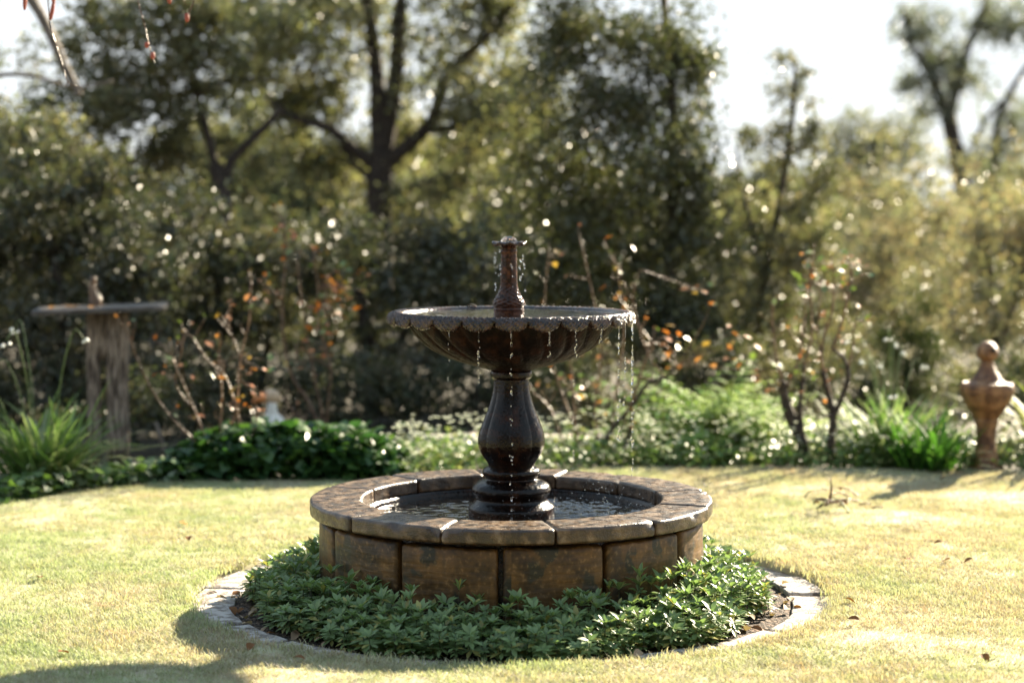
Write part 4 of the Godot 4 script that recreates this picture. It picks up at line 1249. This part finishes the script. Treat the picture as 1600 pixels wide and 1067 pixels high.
# ------------------------------------------------------------------ garden ornaments
func build_ornaments() -> void:
	# bird table
	var d := 11.5
	var base := on_ground(165, d, -0.06)
	var t := thing("bird_table", "weathered timber bird table with a slotted post", "bird table", base, 0.12)
	var k := d / FPX
	var p := st_new()
	box_into(p, Vector3(-21.5 * k, 0.47, 0), Vector3(9.5 * k, 0.47, 0.045), Basis.IDENTITY, 0.012, 3.0, 6)
	part("post_plank", done(p), M.timber, t)
	p = st_new()
	box_into(p, Vector3(16 * k, 0.47, 0.004), Vector3(16 * k, 0.47, 0.05), Basis(Vector3.FORWARD, 0.015), 0.012, 8.0, 6)
	part("post_plank", done(p), M.timber, t)
	p = st_new()
	box_into(p, Vector3(-6 * k, 0.80, 0), Vector3(7 * k, 0.14, 0.04), Basis.IDENTITY, 0.008, 5.0, 4)
	part("post_block", done(p), M.timber, t)
	p = st_new()
	box_into(p, Vector3(-8 * k, 0.968, 0), Vector3(101 * k, 0.012, 0.2), Basis(Vector3.FORWARD, -0.03) * Basis(Vector3.RIGHT, 0.03), 0.008, 21.0, 9)
	part("table_top", done(p), M.slab, t)
	var stub := thing("branch_stub", "short brown branch stub standing on the bird table", "branch", base + Vector3(-0.09, 0.975, -0.08))
	p = st_new()
	tube(p, curve([Vector3(0.01, 0, 0), Vector3(0.0, 0.06, 0), Vector3(-0.015, 0.12, 0), Vector3(-0.01, 0.19, 0.0)], 3), 0.04, 0.018, 8, 0.8)
	part("stub", done(p), M.cane, stub)
	var lw := [0.0, 0.25, 0.35, 0.25, 0.0]
	var lm := single_leaf(0.06, lw, 0.3, 0.3, Color(0.42, 0.2, 0.06))
	for i in 5:
		var o := part("fallen_leaf", lm, M.dry)
		o.position = base + Vector3(-0.32 + i * 0.055, 0.985, 0.05 - 0.03 * (i % 3))
		o.rotation.y = i * 1.7
		tag(o, "orange fallen leaf on the left end of the bird table", "leaf", "orange leaves on the bird table")
	# stake
	var sk := thing("garden_stake", "thin grey stake leaning beside the bird table", "stake", on_ground(255, 11.3, -0.06))
	p = st_new()
	tube(p, [at(256, 720, 11.3) - sk.position, at(248, 690, 11.3) - sk.position, at(240, 660, 11.3) - sk.position], 0.014, 0.012, 8)
	part("stick", done(p), M.pale_bark, sk)
	# goose ornament
	var gb := on_ground(423, 11.75, -0.06)
	var gs := thing("goose_ornament", "white goose ornament with raised head behind the ivy", "ornament", gb)
	p = st_new()
	var spine := [Vector3(0.12, 0.10, -0.05), Vector3(0.06, 0.13, -0.02), Vector3(0.02, 0.18, 0.0), Vector3(0.005, 0.235, 0.01), Vector3(0.0, 0.30, 0.015), Vector3(0.002, 0.36, 0.015)]
	var rad := [0.03, 0.10, 0.11, 0.075, 0.035, 0.03]
	var cs := curve(spine, 4)
	var rings := []
	for i in cs.size():
		var u := float(i) / 4.0
		var i0 := mini(int(u), 4)
		rings.append(lerpf(rad[i0], rad[i0 + 1], smoothstep(0, 1, u - i0)))
	for i in cs.size() - 1:
		tube(p, [cs[i], cs[i].lerp(cs[i + 1], 1.02)], rings[i], rings[i + 1], 14)
	box_into(p, Vector3(0.03, 0.04, 0), Vector3(0.09, 0.05, 0.07), Basis.IDENTITY, 0.01, 3.0, 3)
	part("body", done(p), M.white_paint, gs)
	var head := SphereMesh.new()
	head.radius = 0.052; head.height = 0.108; head.radial_segments = 20; head.rings = 12
	var hd := part("head", head, M.goose_head, gs)
	hd.position = Vector3(0.0, 0.395, 0.015)
	hd.scale = Vector3(1.1, 0.88, 0.78)
	p = st_new()
	tube(p, [Vector3(-0.04, 0.39, 0.02), Vector3(-0.085, 0.378, 0.026), Vector3(-0.125, 0.364, 0.03)], 0.028, 0.009, 10)
	part("beak", done(p), M.beak, gs)
	# clay urn with ball finial
	var ub := on_ground(1546, 10.85, -0.02)
	var urn := thing("garden_urn", "terracotta urn on a slim foot with a pierced ball on top", "urn", ub)
	var q := 10.85 / FPX
	var up := func(hw, row): return Vector2(hw * q, (737 - row) * q)
	part("foot", lathe(rounded([up.call(0, 737), up.call(26, 737), up.call(25, 727), up.call(19, 712), up.call(16, 698), up.call(15, 680), up.call(17, 664), up.call(19, 656), up.call(18, 652)], 4), 48, func(a, _j, r, h):
		return Vector2(r * (1.0 + 0.08 * sin(a * 7.0) * (1.0 - smoothstep(0.0, 0.09, h))), h)), M.clay, urn)
	part("urn_bowl", lathe(rounded([up.call(17, 655), up.call(20, 651), up.call(26, 642), up.call(35, 628), up.call(41, 613), up.call(42, 604), up.call(40, 598), up.call(37, 596), up.call(33, 597), up.call(26, 594), up.call(20, 585), up.call(14, 575), up.call(10, 566), up.call(9, 560)], 4), 64), M.clay, urn)
	var ball := part("ball_finial", lathe(rounded([up.call(0, 531), up.call(8, 533), up.call(14, 539), up.call(17, 547), up.call(15, 556), up.call(9, 562), up.call(0, 563)], 4), 40, func(a, _j, r, h):
		return Vector2(r * (1.0 + 0.03 * sin(a * 5.0 + h * 60.0)), h)), M.clay, urn)
	var hole_shade := SphereMesh.new()
	hole_shade.radius = 0.017; hole_shade.height = 0.034; hole_shade.radial_segments = 14; hole_shade.rings = 8
	var ho := part("ball_hole_shade", hole_shade, mat(Color(0.008, 0.006, 0.005), 0.9), ball)  # solid near-black ball, its colour stands in for the shade inside a hole
	ho.position = Vector3(0.018, (737 - 545) * q, 0.052)
	# overhanging bare twigs near the fountain, top left, on a tree standing outside the frame
	var tb := Vector3(-3.6, -0.06, -1.6)
	var ot := thing("budding_tree", "bare budding twigs with red catkins hanging into the top left", "tree", tb)
	p = st_new()
	tube(p, curve([Vector3(0, -0.05, 0), Vector3(0.05, 1.0, 0), Vector3(0.0, 2.0, 0.1), Vector3(0.2, 3.0, 0.1), Vector3(0.4, 3.6, 0)], 4), 0.10, 0.05, 10, 0.3)
	part("trunk", done(p), M.bark, ot)
	var td := 8.6
	p = st_new()
	tube(p, curve([Vector3(0.1, 2.5, 0.1), at(-40, -60, td) - tb, at(90, -70, td) - tb, at(230, -50, td) - tb, at(310, -30, td) - tb], 4), 0.03, 0.006, 8, 0.3)
	part("branch", done(p), M.cane, ot)
	var catkin := lathe(rounded([Vector2(0.0, 0.0), Vector2(0.007, -0.004), Vector2(0.0095, -0.03), Vector2(0.008, -0.055), Vector2(0.004, -0.068), Vector2(0.0, -0.07)], 3), 10)
	M.catkin = mat(Color(0.26, 0.055, 0.03), 0.55)
	for tw in [[[[70, -68], [80, -10], [84, 40], [92, 70], [104, 108], [110, 130], [130, 138]], 0.0035], [[[110, 128], [106, 138]], 0.002], [[[222, -52], [220, 0], [230, 40], [236, 70], [242, 92], [246, 100]], 0.0035], [[[300, -34], [308, 0], [300, 22], [294, 42]], 0.0035], [[[270, -44], [262, -6], [258, 4]], 0.003], [[[285, -40], [290, 0], [296, 12]], 0.003]]:
		var pts := []
		for z in tw[0]: pts.append(at(z[0], z[1], td) - tb)
		p = st_new()
		tube(p, curve(pts, 3), tw[1], tw[1] * 0.5, 6, 0.3)
		part("twig", done(p), M.cane, ot)
	for c in [[46, -6, 1.1], [90, 8, 1.15], [46, -22, 1.0], [88, -12, 1.0], [234, 68, 0.42], [242, 84, 0.48], [296, 24, 0.6], [268, -4, 0.6], [262, -14, 0.5]]:
		var o := part("catkin", catkin, M.catkin, ot)
		o.position = at(c[0], c[1], td) - tb
		o.scale = Vector3(1.0 if c[2] > 0.8 else 1.15, c[2], 1.0)
		o.rotation.z = rng.randf_range(-0.2, 0.2)

# ------------------------------------------------------------------ litter on the lawn
func build_litter() -> void:
	var r := RandomNumberGenerator.new()
	r.seed = 19
	var lw := [0.0, 0.25, 0.34, 0.26, 0.0]
	var brown := single_leaf(0.045, lw, 0.35, 0.4, Color(0.17, 0.075, 0.03))
	var orange := single_leaf(0.05, lw, 0.3, 0.4, Color(0.5, 0.17, 0.03))
	var tan := single_leaf(0.045, lw, 0.4, 0.5, Color(0.34, 0.24, 0.16))
	var spots := [[275, 826, orange, "bright orange fallen leaf alone on the left lawn"], [290, 849, brown, "small brown leaf just below the orange one on the left lawn"], [388, 1022, brown, "brown leaf on the shaded grass at lower left"], [452, 1046, brown, "dark leaf on the bright grass below the ring at left"], [55, 916, brown, "brown leaf on the lawn near the left edge"], [80, 1037, brown, "brown leaf in the grass at the bottom left"], [1327, 949, brown, "dark leaf on the lawn just right of the stone ring"], [1352, 986, brown, "curled brown leaf on the lawn below right of the ring"], [1420, 886, brown, "dark upright leaf on the right lawn"], [1482, 858, brown, "slim dark leaf on the right lawn, farther back"], [1494, 886, brown, "dark leaf right of the upright one on the right lawn"], [1530, 885, brown, "small leaf at the end of the row of leaves on the right lawn"], [1459, 828, brown, "tiny dark leaf on the right lawn behind the others"], [1485, 753, brown, "small leaf on the lawn near the urn"], [1235, 752, tan, "tan leaf on the lawn behind the basin at right"], [1545, 1040, brown, "dark twiggy leaf in the lower right corner"]]
	for q in spots:
		var d: float = EYE.y * FPX / (q[1] - HORIZON)
		var o := part("fallen_leaf", q[2], M.dry)
		o.position = on_ground(q[0], d, 0.022)
		o.rotation = Vector3(r.randf_range(-0.5, 0.2), r.randf() * TAU, r.randf_range(-0.4, 0.4))
		tag(o, q[3], "leaf", "fallen leaves on the lawn")
	# pile of prunings
	var tp := on_ground(1302, EYE.y * FPX / (803.0 - HORIZON), 0.01)
	var pile := thing("prunings", "small tangle of cut twigs lying on the right lawn", "twigs", tp)
	pile.scale = Vector3.ONE * 1.35
	for k in 16:
		var s := st_new()
		var a := r.randf() * TAU
		var L := r.randf_range(0.05, 0.13)
		var c := Vector3(r.randfn() * 0.045, 0.012 + absf(r.randfn()) * 0.03, r.randfn() * 0.05)
		var dir := Vector3(cos(a), r.randf_range(-0.1, 0.5), sin(a)).normalized() * L
		tube(s, curve([c - dir * 0.5 + Vector3(0, 0.004, 0), c + Vector3(0, 0.012, 0), c + dir * 0.5], 3), 0.0034, 0.002, 5)
		part("twig", done(s), M.cane if k % 3 else M.green_stem, pile)
		if k % 2 == 0:
			var o := part("leaf", brown, M.dry, pile)
			o.position = c + dir * 0.4
			o.rotation = Vector3(r.randf() - 0.5, r.randf() * TAU, r.randf() - 0.5)
			o.scale = Vector3.ONE * 0.55
	var st := st_new()
	tube(st, [Vector3(0, 0.03, 0), Vector3(0.004, 0.09, 0), Vector3(0.0, 0.125, 0.0)], 0.006, 0.002, 6)
	part("twig", done(st), M.cane, pile)
	for q in [[1357, 797, "short dark twig right of the pile of prunings"], [1377, 803, "tiny twig farthest right of the pile of prunings"]]:
		var s := st_new()
		tube(s, [Vector3(-0.03, 0.02, 0), Vector3(0, 0.028, 0.005), Vector3(0.03, 0.022, 0)], 0.005, 0.003, 6)
		var o := part("twig", done(s), M.cane)
		o.position = on_ground(q[0], EYE.y * FPX / (q[1] - HORIZON), 0.0)
		tag(o, q[2], "twig", "twigs beside the prunings")
	# dark leaf on the rim of the upper bowl
	var rl := part("fallen_leaf", single_leaf(0.05, lw, 0.2, 0.4, Color(0.02, 0.018, 0.015)), M.dry)
	rl.position = at(728, 477, EYE.z + 0.43)
	rl.rotation = Vector3(-0.15, 1.2, 0.1)
	tag(rl, "dark curled leaf on the far rim of the upper bowl", "leaf")
	# dead leaves in the mulch of the ring
	for k in 110:
		var a := deg_to_rad(r.randf_range(-125, -18)) if k % 2 else deg_to_rad(r.randf_range(20, 120))
		var rad := r.randf_range(0.98, 1.13)
		var o := part("dead_leaf", [brown, tan, tan][k % 3], M.dry)
		o.position = Vector3(sin(a) * rad, -0.03 + r.randf() * 0.012, cos(a) * rad)
		o.rotation = Vector3(r.randf_range(-0.6, 0.3), r.randf() * TAU, r.randf_range(-0.6, 0.6))
		o.scale = Vector3.ONE * r.randf_range(0.6, 1.15)
		tag(o, "dry dead leaf lying on the mulch inside the stone ring", "leaf", "dead leaves on the mulch")
